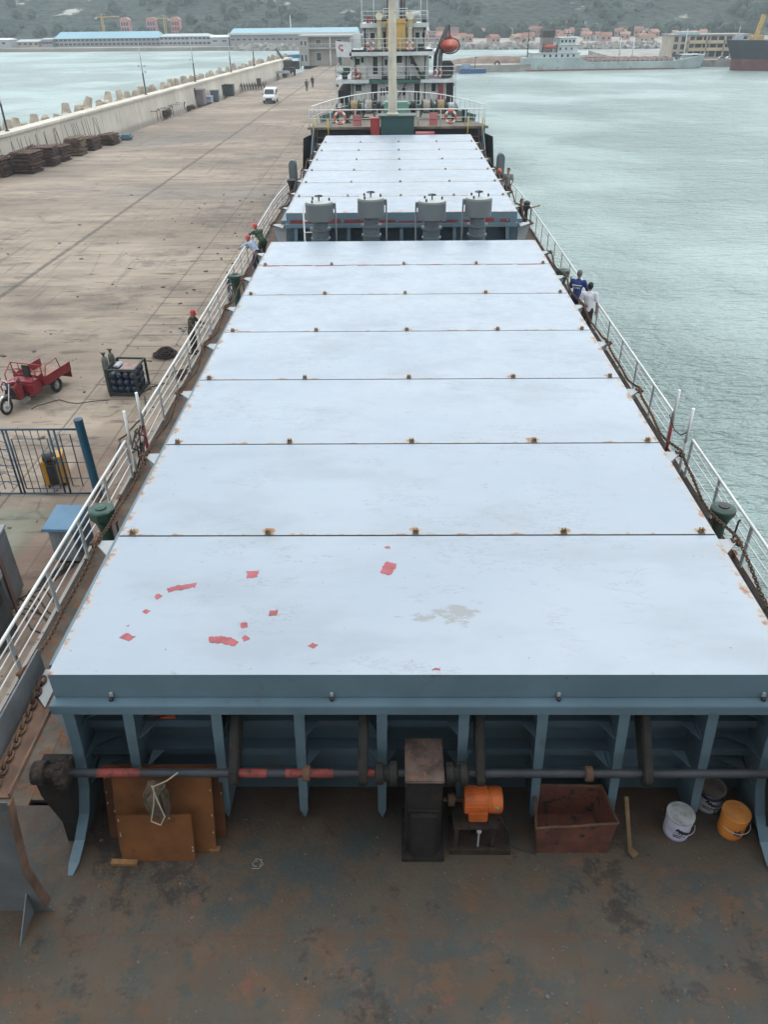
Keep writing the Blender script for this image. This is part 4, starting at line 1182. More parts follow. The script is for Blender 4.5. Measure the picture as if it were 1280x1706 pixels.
# ================================================================ PEOPLE
def capsule(bm_mb, a, b, ra, rb, n=10):
    a, b = Vector(a), Vector(b); d = b-a
    bm_mb.tube([a-d.normalized()*ra*.7, a-d.normalized()*ra*.35, a, a+d*.5, b, b+d.normalized()*rb*.35, b+d.normalized()*rb*.7], [ra*.65, ra*.92, ra, (ra+rb)/2, rb, rb*.92, rb*.65], n)


def fuse(mb, name, mat, vox=.014, extra=None):
    """grow one continuous surface over overlapping tapered limbs"""
    me = bpy.data.meshes.new('tmp'); me.from_pydata([tuple(v) for v in mb.v], [], mb.f)
    o = bpy.data.objects.new('tmp', me); COL.objects.link(o)
    r = o.modifiers.new('r', 'REMESH'); r.mode = 'VOXEL'; r.voxel_size = vox
    s_ = o.modifiers.new('s', 'SMOOTH'); s_.iterations = 5; s_.factor = .5
    dg = bpy.context.evaluated_depsgraph_get(); dg.update()
    out = bpy.data.meshes.new_from_object(o.evaluated_get(dg))
    bpy.data.objects.remove(o); bpy.data.meshes.remove(me)
    out.materials.clear()
    for m_ in (mat if isinstance(mat, list) else [mat]): out.materials.append(m_)
    bm = bmesh.new(); bm.from_mesh(out)
    for f in bm.faces: f.smooth = True; f.material_index = 0
    if extra:
        vs = [bm.verts.new(v) for v in extra.v]
        for f, mi in zip(extra.f, extra.mi):
            try:
                ff = bm.faces.new([vs[i] for i in f]); ff.smooth = True; ff.material_index = mi
            except ValueError: pass
    bm.to_mesh(out); bm.free(); out.name = name
    o = bpy.data.objects.new(name, out); COL.objects.link(o)
    return o


M_skin = pm('skin', (.33, .19, .125), .6, .12, 9, bump=.1)
M_eye = pm('eye_dark', (.02, .015, .012), .3); M_lip = pm('lip', (.26, .10, .08), .5)


def person(loc, face, label, shirt, trousers, hat=None, hair=(.02, .018, .016), sleeve='short', lean=0.0, arms=None, legs='stand', H=1.70, turn=0.0, nod=0.0, back=None, group=None):
    """face: heading in degrees clockwise from +y. arms: two (elbow, wrist) offsets from the shoulder, person frame x right, y forward"""
    k = H/1.72
    hipz = .90
    crouch = {'stand': 0, 'bend': .12, 'crouch': .38}[legs]
    pel = Vector((0, -crouch*.45, hipz-crouch))
    ca, sa = math.cos(lean), math.sin(lean)

    def T(p):        # lean the trunk forward about the hips
        q = Vector(p)-Vector((0, 0, hipz)); return pel+Vector((q.x, q.y*ca+q.z*sa, q.z*ca-q.y*sa))
    neck = T((0, 0, 1.45)); chest = T((0, .01, 1.28)); belly = T((0, .01, 1.05)); head = T((0, .03+nod*.06, 1.605-abs(nod)*.02))
    sh = [T((s_*.185, 0, 1.40)) for s_ in (-1, 1)]
    arms = arms or [((-.06, -.02, -.28), (-.04, .10, -.52)), ((.06, -.02, -.28), (.04, .10, -.52))]
    el = [sh[i]+Vector(arms[i][0]) for i in (0, 1)]; wr = [sh[i]+Vector(arms[i][1]) for i in (0, 1)]
    hp = [pel+Vector((s_*.09, 0, .0)) for s_ in (-1, 1)]
    kn = [Vector((s_*(.10+crouch*.2), .03+crouch*.75, .48-crouch*.25)) for s_ in (-1, 1)]
    an = [Vector((s_*.11, -.02, .09)) for s_ in (-1, 1)]
    if legs == 'stand': an[0].y += .04; kn[0].y += .04
    b = MB()
    capsule(b, chest, belly, .115, .11); capsule(b, belly, pel, .11, .12)
    b.ball(chest, (.15, .095, .16), 14, 10)
    capsule(b, neck-Vector((0, 0, .06)), head-Vector((0, 0, .07)), .055, .052)
    b.ball(head+Vector((0, 0, .025)), (.076, .095, .105), 16, 12); b.ball(head+Vector((0, .03, -.055)), (.052, .06, .06), 12, 8)
    tz = Matrix.Rotation(-turn, 3, 'Z'); hf = lambda x, y, z: head+tz @ Vector((x, y, z))
    b.ball(hf(0, .10, -.01), (.016, .02, .026), 8, 6)
    for s_ in (-1, 1): b.ball(hf(s_*.078, -.005, -.005), (.014, .026, .034), 8, 6)
    for i in (0, 1):
        capsule(b, sh[i], el[i], .052, .042); capsule(b, el[i], wr[i], .040, .028)
        capsule(b, hp[i], kn[i], .085, .06); capsule(b, kn[i], an[i], .058, .042); capsule(b, an[i], an[i]+Vector((0, .13, -.045)), .042, .035)
    ex = MB()
    for i, s_ in ((0, -1), (1, 1)):
        d = (wr[i]-el[i]).normalized(); side = d.cross(Vector((0, 1, .2))).normalized(); nrm = side.cross(d).normalized()
        palm = wr[i]+d*.05; b.ball(palm, (.038, .026, .042), 10, 8)
        for q, (off_, ln) in enumerate(((-.03, .062), (-.01, .072), (.01, .068), (.03, .052))):
            p0 = palm+d*.025+side*off_; p1 = p0+d*ln*.5-nrm*.006; p2 = p1+d*ln*.36-nrm*.022; p3 = p2+d*ln*.15-nrm*.022
            ex.tube([p0, p1, p2, p3], [.0095, .009, .008, .006], 6)
        p0 = palm-d*.01-side*s_*.03; ex.tube([p0, p0-side*s_*.022+d*.02, p0-side*s_*.026+d*.048-nrm*.01], [.012, .010, .007], 6)
    ex.cur = 1
    for s_ in (-1, 1): ex.ball(hf(s_*.031, .088, .018), (.012, .008, .008), 8, 6)
    ex.cur = 2; ex.ball(hf(0, .083, -.058), (.022, .008, .006), 8, 6); ex.cur = 0
    o = fuse(b, 'person', [M_skin, M_eye, M_lip], .014, ex)
    tag(o, label, 'person', group)
    c = MB()
    capsule(c, chest+Vector((0, 0, .04)), belly, .14, .135); capsule(c, belly, pel+Vector((0, 0, .02)), .135, .138)
    c.ball(chest+Vector((0, 0, .02)), (.185, .12, .175), 16, 10)
    for i in (0, 1):
        capsule(c, chest+(sh[i]-chest)*.6, sh[i], .085, .075)
        if sleeve == 'short': capsule(c, sh[i], sh[i]+(el[i]-sh[i])*.75, .072, .066)
        else: capsule(c, sh[i], el[i], .072, .060); capsule(c, el[i], el[i]+(wr[i]-el[i])*.9, .058, .046)
    capsule(c, neck-Vector((0, 0, .05)), neck, .075, .064)
    sh_ = fuse(c, 'jacket' if sleeve == 'long' else 'shirt', shirt, .018); sh_.parent = o
    if back:
        mk = MB(); dn = T((0, 0, 1.0))-T((0, 0, 1.3)); dn.normalize()
        bk = T((0, -.145, 1.30)); mk.box(bk, (.30, .022, .022), 0, -lean)
        for j, x in enumerate((-.11, -.075, -.01, .04, .09)):
            p = T((x, -.150, 1.225)); w_ = .03 if j > 1 else .016
            mk.box(p+Vector((0, 0, .018)), (w_, .02, .008), 0, -lean); mk.box(p, (w_*.8, .02, .007), 0, -lean); mk.box(p-Vector((0, 0, .018)), (w_, .02, .008), 0, -lean); mk.box(p, (.007, .02, .04), 0, -lean)
        q = mk.build('back_lettering', pm('print_white', (.72, .72, .72), .6)); q.parent = o
    c = MB()
    capsule(c, pel+Vector((0, 0, .06)), pel-Vector((0, 0, .02)), .133, .13)
    for i in (0, 1): capsule(c, hp[i], kn[i], .105, .078); capsule(c, kn[i], an[i]+Vector((0, 0, .02)), .076, .062)
    tr = fuse(c, 'trousers', trousers, .018); tr.parent = o
    c = MB()
    for i in (0, 1): capsule(c, an[i]+Vector((0, -.02, -.02)), an[i]+Vector((0, .14, -.045)), .052, .042)
    s2 = fuse(c, 'shoes', pm('shoe_black', (.02, .02, .02), .6), .014); s2.parent = o
    if hat:
        h_ = MB(); hc = head+Vector((0, -.005, .045))
        h_.lathe([(.0, .125), (.045, .12), (.085, .095), (.108, .05), (.116, 0), (.112, .0), (.10, .04), (.0, .10)], hc, 20)
        h_.box(hc+tz @ Vector((0, .13, .0)), (.15, .09, .014), -turn)
        h_.tube([hc+Vector((0, -.11, .03)), hc+Vector((0, -.05, .118)), hc+Vector((0, .05, .118)), hc+Vector((0, .11, .03))], .014, 6)
        q = h_.build('helmet', hat); q.parent = o
    else:
        c = MB(); c.ball(head+Vector((0, -.015, .052)), (.086, .098, .095), 14, 10); c.ball(head+tz @ Vector((0, -.045, .01)), (.078, .06, .085), 12, 8)
        q = fuse(c, 'hair', pm('hair_%d' % int(hair[0]*1000), hair, .7, .3, 20, bump=.4), .012); q.parent = o
    o.location = loc; o.scale = (k, k, k); o.rotation_euler = (0, 0, -R(face))
    return o


def cloth(name, col, **kw): return pm(name, col, .9, kw.pop('var', .2), kw.pop('sc', 6), bump=.5, bsc=14, **kw)


def camo(name, a, b, c_):
    t = NT(name); n_ = t.noise(14, 3, .5)
    c = t.mix(t.step(n_, .46, .5), a, b); c = t.mix(t.step(t.noise(19, 2, .5, off=(4, 4, 4)), .56, .6), c, c_)
    return t.out(c, .9, 0, .2)


K_red = pm('helmet_red', (.50, .035, .025), .35, .1, 5); K_or = pm('helmet_orange', (.62, .13, .04), .35, .1, 5)
C_dark = cloth('trouser_dark', (.025, .024, .028)); C_brown = cloth('trouser_brown', (.05, .028, .025))
C_navy = cloth('trouser_navy', (.02, .025, .06))
D2 = DZ
person((5.56, 24.3, D2), 28, 'grey haired person in a dark blue work jacket at the right rail, seen from behind', cloth('jacket_blue', (.018, .04, .17)), C_navy, None, (.12, .11, .10), 'long', .05,
       [((-.10, .12, -.25), (-.02, .36, -.30)), ((.10, .10, -.26), (.06, .34, -.32))], back=True, H=1.74)
person((5.66, 23.1, D2), 12, 'person in a white T-shirt and dark trousers beside the right rail', cloth('shirt_white', (.68, .66, .70), var=.1), C_brown, None, (.012, .012, .012), 'short', .0,
       [((-.08, .0, -.28), (-.10, .06, -.54)), ((.07, -.02, -.28), (.08, .06, -.53))], H=1.72)
person((5.66, 42.6, D2), 200, 'dark haired person in a grey shirt facing aft by the right rail', cloth('shirt_grey', (.20, .19, .18)), C_dark, None, (.015, .014, .014), 'short', .05,
       [((-.08, .04, -.28), (-.03, .22, -.44)), ((.08, .04, -.28), (.03, .22, -.44))], H=1.76, turn=.2)
person((5.25, 44.3, D2), 160, 'person in an orange helmet bending in front of the grey vent trunk', cloth('jacket_maroon', (.07, .03, .035)), C_dark, K_or, sleeve='long', lean=.55, legs='bend',
       arms=[((-.1, .15, -.2), (-.05, .35, -.25)), ((.1, .15, -.2), (.05, .35, -.25))])
person((5.30, 35.4, D2), 175, 'person in black reaching one arm out to the right rail', cloth('shirt_black', (.018, .018, .02)), C_dark, None, (.012, .012, .012), 'short', .1,
       [((-.26, .06, -.05), (-.50, .10, .02)), ((.08, .0, -.28), (.10, .10, -.50))], H=1.7, turn=-.2)
person((-5.58, 30.4, D2), 312, 'person in a red helmet and pale blue shirt leaning out over the left rail', cloth('shirt_pale_blue', (.36, .42, .52)), C_navy, K_red, sleeve='long', lean=.85, legs='bend',
       arms=[((-.12, .2, -.12), (-.05, .42, -.22)), ((.12, .2, -.14), (.05, .42, -.25))])
person((-5.62, 32.1, D2), 318, 'person in a red helmet and green camouflage bending at the left rail', camo('camo_green', (.04, .075, .04), (.015, .03, .018), (.10, .10, .07)), camo('camo_green_trousers', (.035, .06, .035), (.015, .03, .018), (.07, .07, .05)), K_red, sleeve='long', lean=.75, legs='bend',
       arms=[((-.12, .18, -.14), (-.05, .38, -.26)), ((.12, .18, -.14), (.05, .38, -.26))])
person((-8.12, 28.6, QZ), 100, 'person in a red helmet and brown camouflage standing on the quay by the rail', camo('camo_brown', (.07, .055, .035), (.03, .025, .018), (.13, .10, .07)), camo('camo_brown_trousers', (.055, .042, .03), (.03, .022, .016), (.09, .07, .05)), K_red, sleeve='long', lean=.18, H=1.74,
       arms=[((-.08, .16, -.22), (-.02, .40, -.22)), ((.08, .16, -.22), (.02, .40, -.24))], nod=.4)
person((-14.25, 141.8, QZ), 10, 'left one of two distant walkers on the quay, in olive clothes', cloth('walker_olive', (.07, .065, .045)), cloth('walker_trousers', (.06, .055, .05)), None, sleeve='long')
person((-13.9, 148.6, QZ), 10, 'right and farther one of two distant walkers, in dark clothes', cloth('walker_dark', (.03, .032, .04)), C_dark, None, sleeve='long')

# ================================================================ THINGS ON THE QUAY
M_tred = pm('tricycle_red', (.24, .022, .03), .45, .2, 5, rust=.1, bump=.15)
M_tyre = pm('tyre', (.02, .02, .02), .85, .3, 20, bump=.4); M_chr = pm('chrome', (.5, .5, .5), .3, .15, 6, metal=.8)
# frame: y forward
tr = thing('cargo_tricycle', 'red motor cargo tricycle with open empty bed parked on the quay', 'tricycle', (-12.95, 24.25, QZ), math.pi-.26)


def wheel(x, y, r, wd, parent, spokes=12):
    m = MB(); m.ring((x, y, r), r-wd*.5, wd*.5, 'x', 28, 8); w_ = m.build('wheel', M_tyre, parent)
    m = MB(); m.ring((x, y, r), r-wd*1.05, .018, 'x', 24, 6); m.lathe([(.03, -.07), (.055, -.05), (.055, .05), (.03, .07)], (x, y, r), 12, 'x')
    for q in range(spokes):
        a = q*6.283/spokes; m.tube([(x, y, r), (x, y+(r-wd)*math.cos(a), r+(r-wd)*math.sin(a))], .006, 4)
    m.build('rim', M_chr, w_)


wheel(0, 1.05, .29, .10, tr)
for s_ in (-.52, .52): wheel(s_, -.95, .27, .13, tr, 8)
m = MB(); m.ring((0, 1.05, .29), .35, .05, 'x', 14, 6, .35, 2.6); m.build('front_mudguard', M_chr, tr)
m = MB()
for s_ in (-.09, .09): m.tube([(s_, 1.05, .29), (s_, .86, .72), (s_, .76, .98)], [.022, .028, .03], 8)
m.build('fork', M_chr, tr)
m = MB(); m.tube([(-.40, .58, 1.04), (-.2, .68, 1.06), (0, .74, 1.0), (.2, .68, 1.06), (.40, .58, 1.04)], .014, 8); hb = m.build('handlebar', M_chr, tr)
for s_ in (-1, 1):
    m = MB(); m.tube([(s_*.30, .63, 1.05), (s_*.42, .57, 1.04)], .022, 8); m.build('grip', M_black, hb)
    m = MB(); m.tube([(s_*.26, .66, 1.06), (s_*.33, .66, 1.24)], .007, 5); m.ball((s_*.34, .67, 1.27), (.06, .015, .04), 10, 6); m.build('mirror', M_black, hb)
m = MB(); m.lathe([(.06, -.10), (.10, -.02), (.105, .03)], (0, .88, .90), 18, 'y'); hl = m.build('headlight', M_black, tr)
m = MB(); m.lathe([(.09, .031), (.06, .05), (0, .058)], (0, .88, .90), 16, 'y'); m.build('lens', pm('lens', (.6, .62, .65), .15), hl)
m = MB(); m.ball((0, .42, .92), (.15, .28, .13), 16, 10); m.build('fuel_tank', M_tred, tr)
for s_ in (-1, 1):
    m = MB(); m.prism([(.80, .85), (.62, .98), (.40, .80), (.42, .40), (.66, .36)], 'x', s_*.20, s_*.30); m.build('leg_shield', M_tred, tr, bevel=.03)
    m = MB(); m.bb(s_*.32-.06, s_*.32+.06, .3, .62, .24, .34); m.build('foot_board', M_chr, tr)
m = MB(); m.bb(-.17, .17, .1, .55, .3, .72); m.lathe([(.09, -.12), (.11, -.1), (.11, .1), (.09, .12)], (.05, .32, .45), 14, 'x'); m.build('engine', M_black, tr, bevel=.02)
m = MB(); m.bb(-.50, .50, -.28, .22, .34, .74); m.build('seat_box', M_tred, tr, bevel=.03)
m = MB(); m.bb(-.44, .44, -.26, .14, .741, .80); m.build('seat', M_tred, tr, bevel=.02)
m = MB(); m.bb(-.16, .16, -.30, -.24, .78, 1.22); m.build('backrest', M_black, tr, bevel=.03)
m = MB()      # guard frame above the seat
for s_ in (-1, 1): m.tube([(s_*.52, .16, .80), (s_*.56, .12, 1.0), (s_*.58, -.30, 1.26), (s_*.60, -.33, .55)], .022, 8); m.tube([(s_*.57, -.05, 1.10), (s_*.2, -.28, 1.08)], .014, 6)
m.tube([(-.58, -.30, 1.26), (.58, -.30, 1.26)], .022, 8); m.tube([(-.58, -.31, 1.02), (.58, -.31, 1.02)], .016, 8)
for x in (-.3, .3): m.tube([(x, -.30, .8), (x, -.30, 1.26)], .014, 6)
for s_ in (-1, 1): m.prism([(s_*.58, .80), (s_*.58, 1.0), (s_*.32, .80)], 'y', -.32, -.305)
m.build('guard_frame', M_tred, tr)
m = MB(); m.bb(-.60, .60, -1.78, -.36, .50, .55); m.build('bed_floor', pm('bed_dusty', (.26, .17, .12), .85, .35, 4, rust=.2), tr)
for s_ in (-1, 1):
    m = MB(); m.bb(s_*.62, s_*.60, -1.78, -.36, .50, .82); m.bb(s_*.635, s_*.60, -1.79, -.35, .80, .83)
    for q in range(3): m.bb(s_*.63, s_*.621, -1.78, -.36, .56+q*.08, .58+q*.08)
    m.build('side_board', M_tred, tr)
m = MB(); m.bb(-.60, .60, -.38, -.36, .50, .84); m.build('side_board', M_tred, tr)
m = MB(); m.bb(-.58, .58, -1.80, -1.785, .22, .52); m.build('tailboard', M_tred, tr)
m = MB(); m.tube([(-.64, -.36, .84), (-.64, -.5, 1.18), (-.64, -1.1, 1.22), (-.64, -1.2, .84)], .02, 6); m.build('side_hoop', M_tred, tr)
m = MB()
for s_ in (-.3, .3): m.bar((s_, -1.75, .44), (s_, .3, .40), .06, .08)
m.bar((-.5, -.95, .28), (.5, -.95, .28), .08, .08); m.build('chassis', M_black, tr)

# gas cylinder rack
M_rk = pm('rack_black_green', (.02, .028, .025), .6, .4, 5, rust=.2); M_cyl = pm('cylinder_blue', (.02, .032, .06), .45, .3, 5, dirt=.15)
rk = thing('cylinder_rack', 'black steel rack of blue gas cylinders lying in rows on the quay', 'gas rack', (-9.66, 25.15, QZ), -.06)
m = MB(); X_, Y_, Z_ = .50, .55, .98
for x in (-X_, X_):
    for y in (-Y_, Y_): m.bar((x, y, 0), (x, y, Z_), .07, .07)
    for z in (.08, Z_): m.bar((x, -Y_, z), (x, Y_, z), .06, .06)
    for y in (-.18, .18): m.bar((x, y, .08), (x, y, Z_), .03, .03)
for z in (.08, Z_):
    for y in (-Y_, Y_): m.bar((-X_, y, z), (X_, y, z), .06, .06)
m.bb(-X_, X_, -Y_, Y_, .09, .12)
m.build('frame', M_rk, rk)
for r_ in range(3):
    for c_ in range(4):
        x, z = -.36+.24*c_, .24+.245*r_
        cb = MB(); cb.lathe([(.03, -.50), (.09, -.48), (.112, -.42), (.112, .34), (.085, .44), (.04, .48)], (x, 0, z), 16, 'y'); cb.build('gas_cylinder', M_cyl, rk)
        if r_ == 2 and c_ > 0: pass
m = MB(); m.bb(-.15, .38, -.4, .4, .865, .885); m.build('cover_sheet', pm('cardboard_pink', (.30, .22, .20), .9, .3, 6), rk)
m = MB(); m.bb(-.42, -.2, -.1, .35, .87, .95); m.build('sack', pm('sack_white', (.45, .47, .50), .8, .3, 8), rk, bevel=.03)
for x, y, lab in ((-10.30, 25.0, 'grey green upright gas cylinder nearest the left side of the rack'), (-10.18, 25.35, 'second upright gas cylinder just behind at the rack corner')):
    t = thing('gas_cylinder', lab, 'gas cylinder', (x, y, QZ), 0, 'upright gas cylinders beside the rack')
    MB().lathe([(.10, 0), (.112, .03), (.112, 1.15), (.09, 1.27), (.035, 1.33)], n=18).build('body', pm('cylinder_olive', (.10, .105, .085), .5, .3, 5), t)
    MB().lathe([(.035, 1.331), (.035, 1.38), (.055, 1.39), (.055, 1.44), (.03, 1.46)], n=12).tube([(-.09, 0, 1.45), (.09, 0, 1.45)], .018, 6).build('valve', M_black, t)

# blue barred gate and its post
M_gate = paint('gate_blue', (.012, .055, .10), .1, .5)
gt = thing('gate', 'open blue barred steel gate with inner frame standing on the quay', 'gate', (-11.3, 18.1, QZ), 0)
m = MB(); x0, x1, zt = -1.0, 2.75, 2.05
for z in (.06, zt): m.tube([(x0, 0, z), (x1, 0, z)], .03, 8)
for x in (.0, .62, .72, 1.85, 2.0, 2.72): m.tube([(x, 0, .06), (x, 0, zt)], .028, 8)
m.build('frame', M_gate, gt)
m = MB()
for a, b in ((.80, 1.76),):
    m.tube([(a, 0, .22), (a, 0, zt-.28), (b, 0, zt-.28), (b, 0, .22), (a, 0, .22)], .018, 6)
for x in (.98, 1.17, 1.36, 1.56): m.tube([(x, 0, .06), (x, 0, zt)], .012, 6)
m.build('inner_panel', M_gate, gt)
for part in (0, 1):
    m = MB()
    if part == 0:
        for z in (.45, .95, 1.45): m.tube([(x0, 0, z), (.62, 0, z)], .012, 6)
        for x in (-.7, -.4, -.15, .2, .42): m.tube([(x, 0, .2), (x, 0, zt)], .012, 6)
        for s_ in range(6): m.tube([(.0, 0, .3+.27*s_), (.3, 0, .45+.27*s_), (.6, 0, .3+.27*s_)], .009, 5)
    else:
        m.tube([(2.12, 0, .3), (2.12, 0, zt-.15), (2.4, 0, zt-.15), (2.4, 0, .3), (2.12, 0, .3)], .016, 6)
        for z in (.55, 1.05, 1.55): m.tube([(1.85, 0, z), (2.72, 0, z)], .012, 6)
    m.build('bars', M_gate, gt)
ps = thing('gate_post', 'thick blue round post leaning at the right end of the gate', 'post', (-8.46, 17.95, QZ))
MB().tube([(0, 0, 0), (-.05, 0, 2.4)], .115, 16).build('pole', paint('post_blue', (.012, .075, .125), .05, .45), ps); MB().lathe([(.22, 0), (.22, .02), (.12, .03)], n=12).build('base_plate', M_rust, ps)
MB().lathe([(.122, 0), (.122, .03), (0, .045)], (-.05, 0, 2.39), 16).build('cap', M_gate, ps)

# yellow battery box trolley behind the gate
yb = thing('compressor', 'yellow framed machine with black motor standing behind the blue gate', 'machine', (-9.92, 18.75, QZ), .3)
M_y = paint('machine_yellow', (.50, .25, .03), .12)
m = MB(); m.bb(-.28, -.16, -.2, .2, .05, .82); m.bb(.10, .28, -.2, .2, .05, .70); m.bb(-.28, .28, .12, .2, .05, .74); m.build('frame', M_y, yb, bevel=.02)
MB().bb(-.155, .095, -.16, .1, .05, .60).build('battery', M_black, yb, bevel=.02)
MB().lathe([(.10, -.17), (.14, -.16), (.14, .16), (.10, .17)], (-.04, -.02, .86), 14, 'x').build('motor', M_black, yb)
m = MB(); m.bb(.05, .33, -.2, .24, .86, .92); m.bb(.28, .33, -.2, .24, .05, .86); m.build('handle_frame', M_y, yb)
for x in (-.2, .2):
    for y in (-.2, .2): MB().lathe([(.02, -.025), (.05, -.02), (.05, .02), (.02, .025)], (x, y, .05), 10, 'x').build('wheel', M_tyre, yb)

# cabinets by the quay edge
cb = thing('power_cabinet', 'grey quay power cabinet with an overhanging blue lid', 'cabinet', (-8.22, 15.3, QZ), -.03)
MB().bb(-.30, .30, -.38, .38, .08, 1.02).build('body', pm('cabinet_grey', (.24, .26, .27), .6, .2, 3, rust=.05), cb, bevel=.02)
for x in (-.15, .15): MB().bb(x-.14, x+.14, -.395, -.381, .14, .95).build('door', pm('cabinet_door', (.27, .285, .295), .6, .2, 3), cb, bevel=.006)
m = MB(); m.add([(-.40, -.50, 1.02), (.40, -.50, 1.02), (.40, .52, 1.02), (-.40, .52, 1.02), (-.38, -.48, 1.09), (.38, -.48, 1.09), (.38, .5, 1.16), (-.38, .5, 1.16)], [(3, 2, 1, 0), (4, 5, 6, 7), (0, 1, 5, 4), (1, 2, 6, 5), (2, 3, 7, 6), (3, 0, 4, 7)])
m.build('lid', paint('lid_blue', (.09, .19, .29), .05, .6), cb, bevel=.008); MB().bb(-.26, .26, -.32, .32, 0, .08).build('plinth', M_black, cb)
MB().bb(.301, .42, -.30, .34, .3, .95).build('side_box', paint('side_box_blue', (.05, .10, .16), .05), cb, bevel=.01)
g1 = thing('switch_cabinet', 'tall grey switch cabinet with an open rust brown door by the left edge', 'cabinet', (-9.25, 13.6, QZ), .12)
MB().bb(-.45, .35, -.45, .35, .08, 1.75).build('body', pm('switch_grey', (.16, .17, .185), .55, .2, 3), g1, bevel=.02)
MB().box((.50, -.66, .95), (.03, .62, 1.45), .35).build('door', pm('cabinet_inside_brown', (.11, .05, .04), .7, .3, 4), g1, bevel=.006)
MB().bb(-.48, .38, -.48, .38, 1.751, 1.80).build('roof', pm('switch_roof', (.24, .25, .265), .5, .2, 3), g1, bevel=.01)
g2 = thing('control_box', 'dark grey control box with pale sloping top nearest the left edge', 'cabinet', (-8.80, 12.2, QZ), .0)
MB().bb(-.40, .33, -.5, .3, .05, 1.50).build('body', pm('control_grey', (.065, .072, .08), .5, .25, 3), g2, bevel=.02)
m = MB(); m.add([(-.44, -.54, 1.50), (.37, -.54, 1.50), (.37, .34, 1.50), (-.44, .34, 1.50), (-.44, -.54, 1.53), (.37, -.54, 1.53), (.37, .34, 1.66), (-.44, .34, 1.66)], [(3, 2, 1, 0), (4, 5, 6, 7), (0, 1, 5, 4), (1, 2, 6, 5), (2, 3, 7, 6), (3, 0, 4, 7)])
m.build('top', pm('control_top', (.42, .44, .46), .5), g2); MB().bb(.331, .345, -.1, .1, 1.0, 1.2).build('latch', M_black, g2)

# cables and heaps on the quay
M_cab = pm('cable_black', (.025, .022, .02), .7, .3, 8)


def cable(pts, label, r=.018, jit=.10, seed=1):
    q = random.Random(seed); out = []
    pts = [Vector((x, y, QZ+r)) for x, y in pts]
    for a, b in zip(pts, pts[1:]):
        n_ = max(2, int((b-a).length/.25))
        for i in range(n_): p = a+(b-a)*i/n_; out.append(p+Vector((q.uniform(-jit, jit), q.uniform(-jit, jit), 0)))
    out.append(pts[-1])
    return tag(MB().tube(out, r, 6).build('cable', M_cab), label, 'cable', 'cables lying on the quay')


cable([(-8.45, 16.4), (-8.5, 19.0), (-8.9, 21.4), (-8.6, 23.0), (-9.0, 24.6)], 'black cable running along the quay from gas rack to gate', .02, .05, 3)
cable([(-9.2, 24.9), (-8.6, 25.8), (-8.4, 26.8), (-8.0, 27.4)], 'black cable from gas rack towards the heap of net', .018, .12, 4)
cable([(-10.2, 24.2), (-11.3, 24.0), (-11.9, 24.4), (-12.6, 23.6)], 'thin black cable between gas rack and tricycle', .014, .12, 5)
for k_ in range(5): cable([(-8.4+.1*k_, 14.9), (-8.7-.06*k_, 14.2-.2*k_), (-8.2-.15*k_, 13.6-.1*k_), (-7.9, 13.2-.2*k_)], ['topmost', 'second', 'third', 'fourth', 'lowest'][k_]+' of the tangled cables in front of the blue lidded cabinet', .016, .14, 10+k_)


def heap(x, y, r, label, mat, seed, name='rope_heap', cat='rope heap'):
    m = MB(); q = random.Random(seed)
    for i in range(34):
        a = q.uniform(0, 6.28); rad = r*q.uniform(.2, .9); h_ = .30*r*(1-(rad/r)**2)*q.uniform(.4, 1.6)
        c_ = Vector((x+.25*r*math.cos(a), y+.25*r*math.sin(a), QZ+.03+h_)); pts = []
        for j in range(8): an = j*.785; pts.append(c_+Vector((rad*.75*math.cos(an), rad*.75*math.sin(an), q.uniform(-.02, .05))))
        m.tube(pts, .022, 5, True)
    return tag(m.build(name, mat), label, cat)


heap(-9.2, 28.3, .55, 'round heap of dark rope or net on the quay behind the gas rack', pm('rope_dark', (.035, .022, .02), .95, .4, 10), 1)
heap(-8.0, 26.3, .40, 'small brown rope heap close to the ship side', pm('rope_brown', (.07, .035, .025), .95, .4, 10), 2)
rb = thing('iron_post', 'rusty iron post stub on the quay beside the rail gateway', 'post', (-7.6, 16.0, QZ))
MB().tube([(0, 0, 0), (0, 0, 1.5)], .05, 8).build('pole', M_rust, rb); MB().bb(-.18, .18, -.18, .18, 0, .03).build('base_plate', M_rust, rb)

# stacks of rusty rods and mats along the wall
M_st = pm('stack_rust', (.085, .045, .032), .95, .6, 2.5, rust=.2, rustcol=(.16, .10, .06), bump=.6); M_st2 = pm('stack_brown', (.17, .115, .075), .95, .5, 2.5, bump=.6)
q = random.Random(21)
spots = [(-30.9, 69.4, 1.9, 2.2, 1.55), (-32.6, 68.0, 1.6, 2.2, 1.35), (-30.4, 72.8, 1.5, 1.9, 1.5), (-30.2, 75.2, 1.4, 1.9, 1.25), (-31.8, 73.6, 1.4, 1.8, 1.3), (-29.9, 78.4, 1.5, 2.0, 1.45), (-29.6, 81.6, 1.4, 2.2, 1.1), (-28.9, 85.0, 1.5, 2.4, .9)]
labs = ['largest dark stack of rusty mats nearest the picture edge', 'dark rusty stack at the very edge behind the largest one', 'boxy brown stack with a flat board on top, third along the wall', 'low ragged brown stack in the middle of the row by the wall', 'dark rusty stack close to the wall behind the boxy one',
        'square pale brown stack just past the middle of the row', 'long low rusty stack, last but one along the wall', 'lowest flattest stack at the far end of the row']
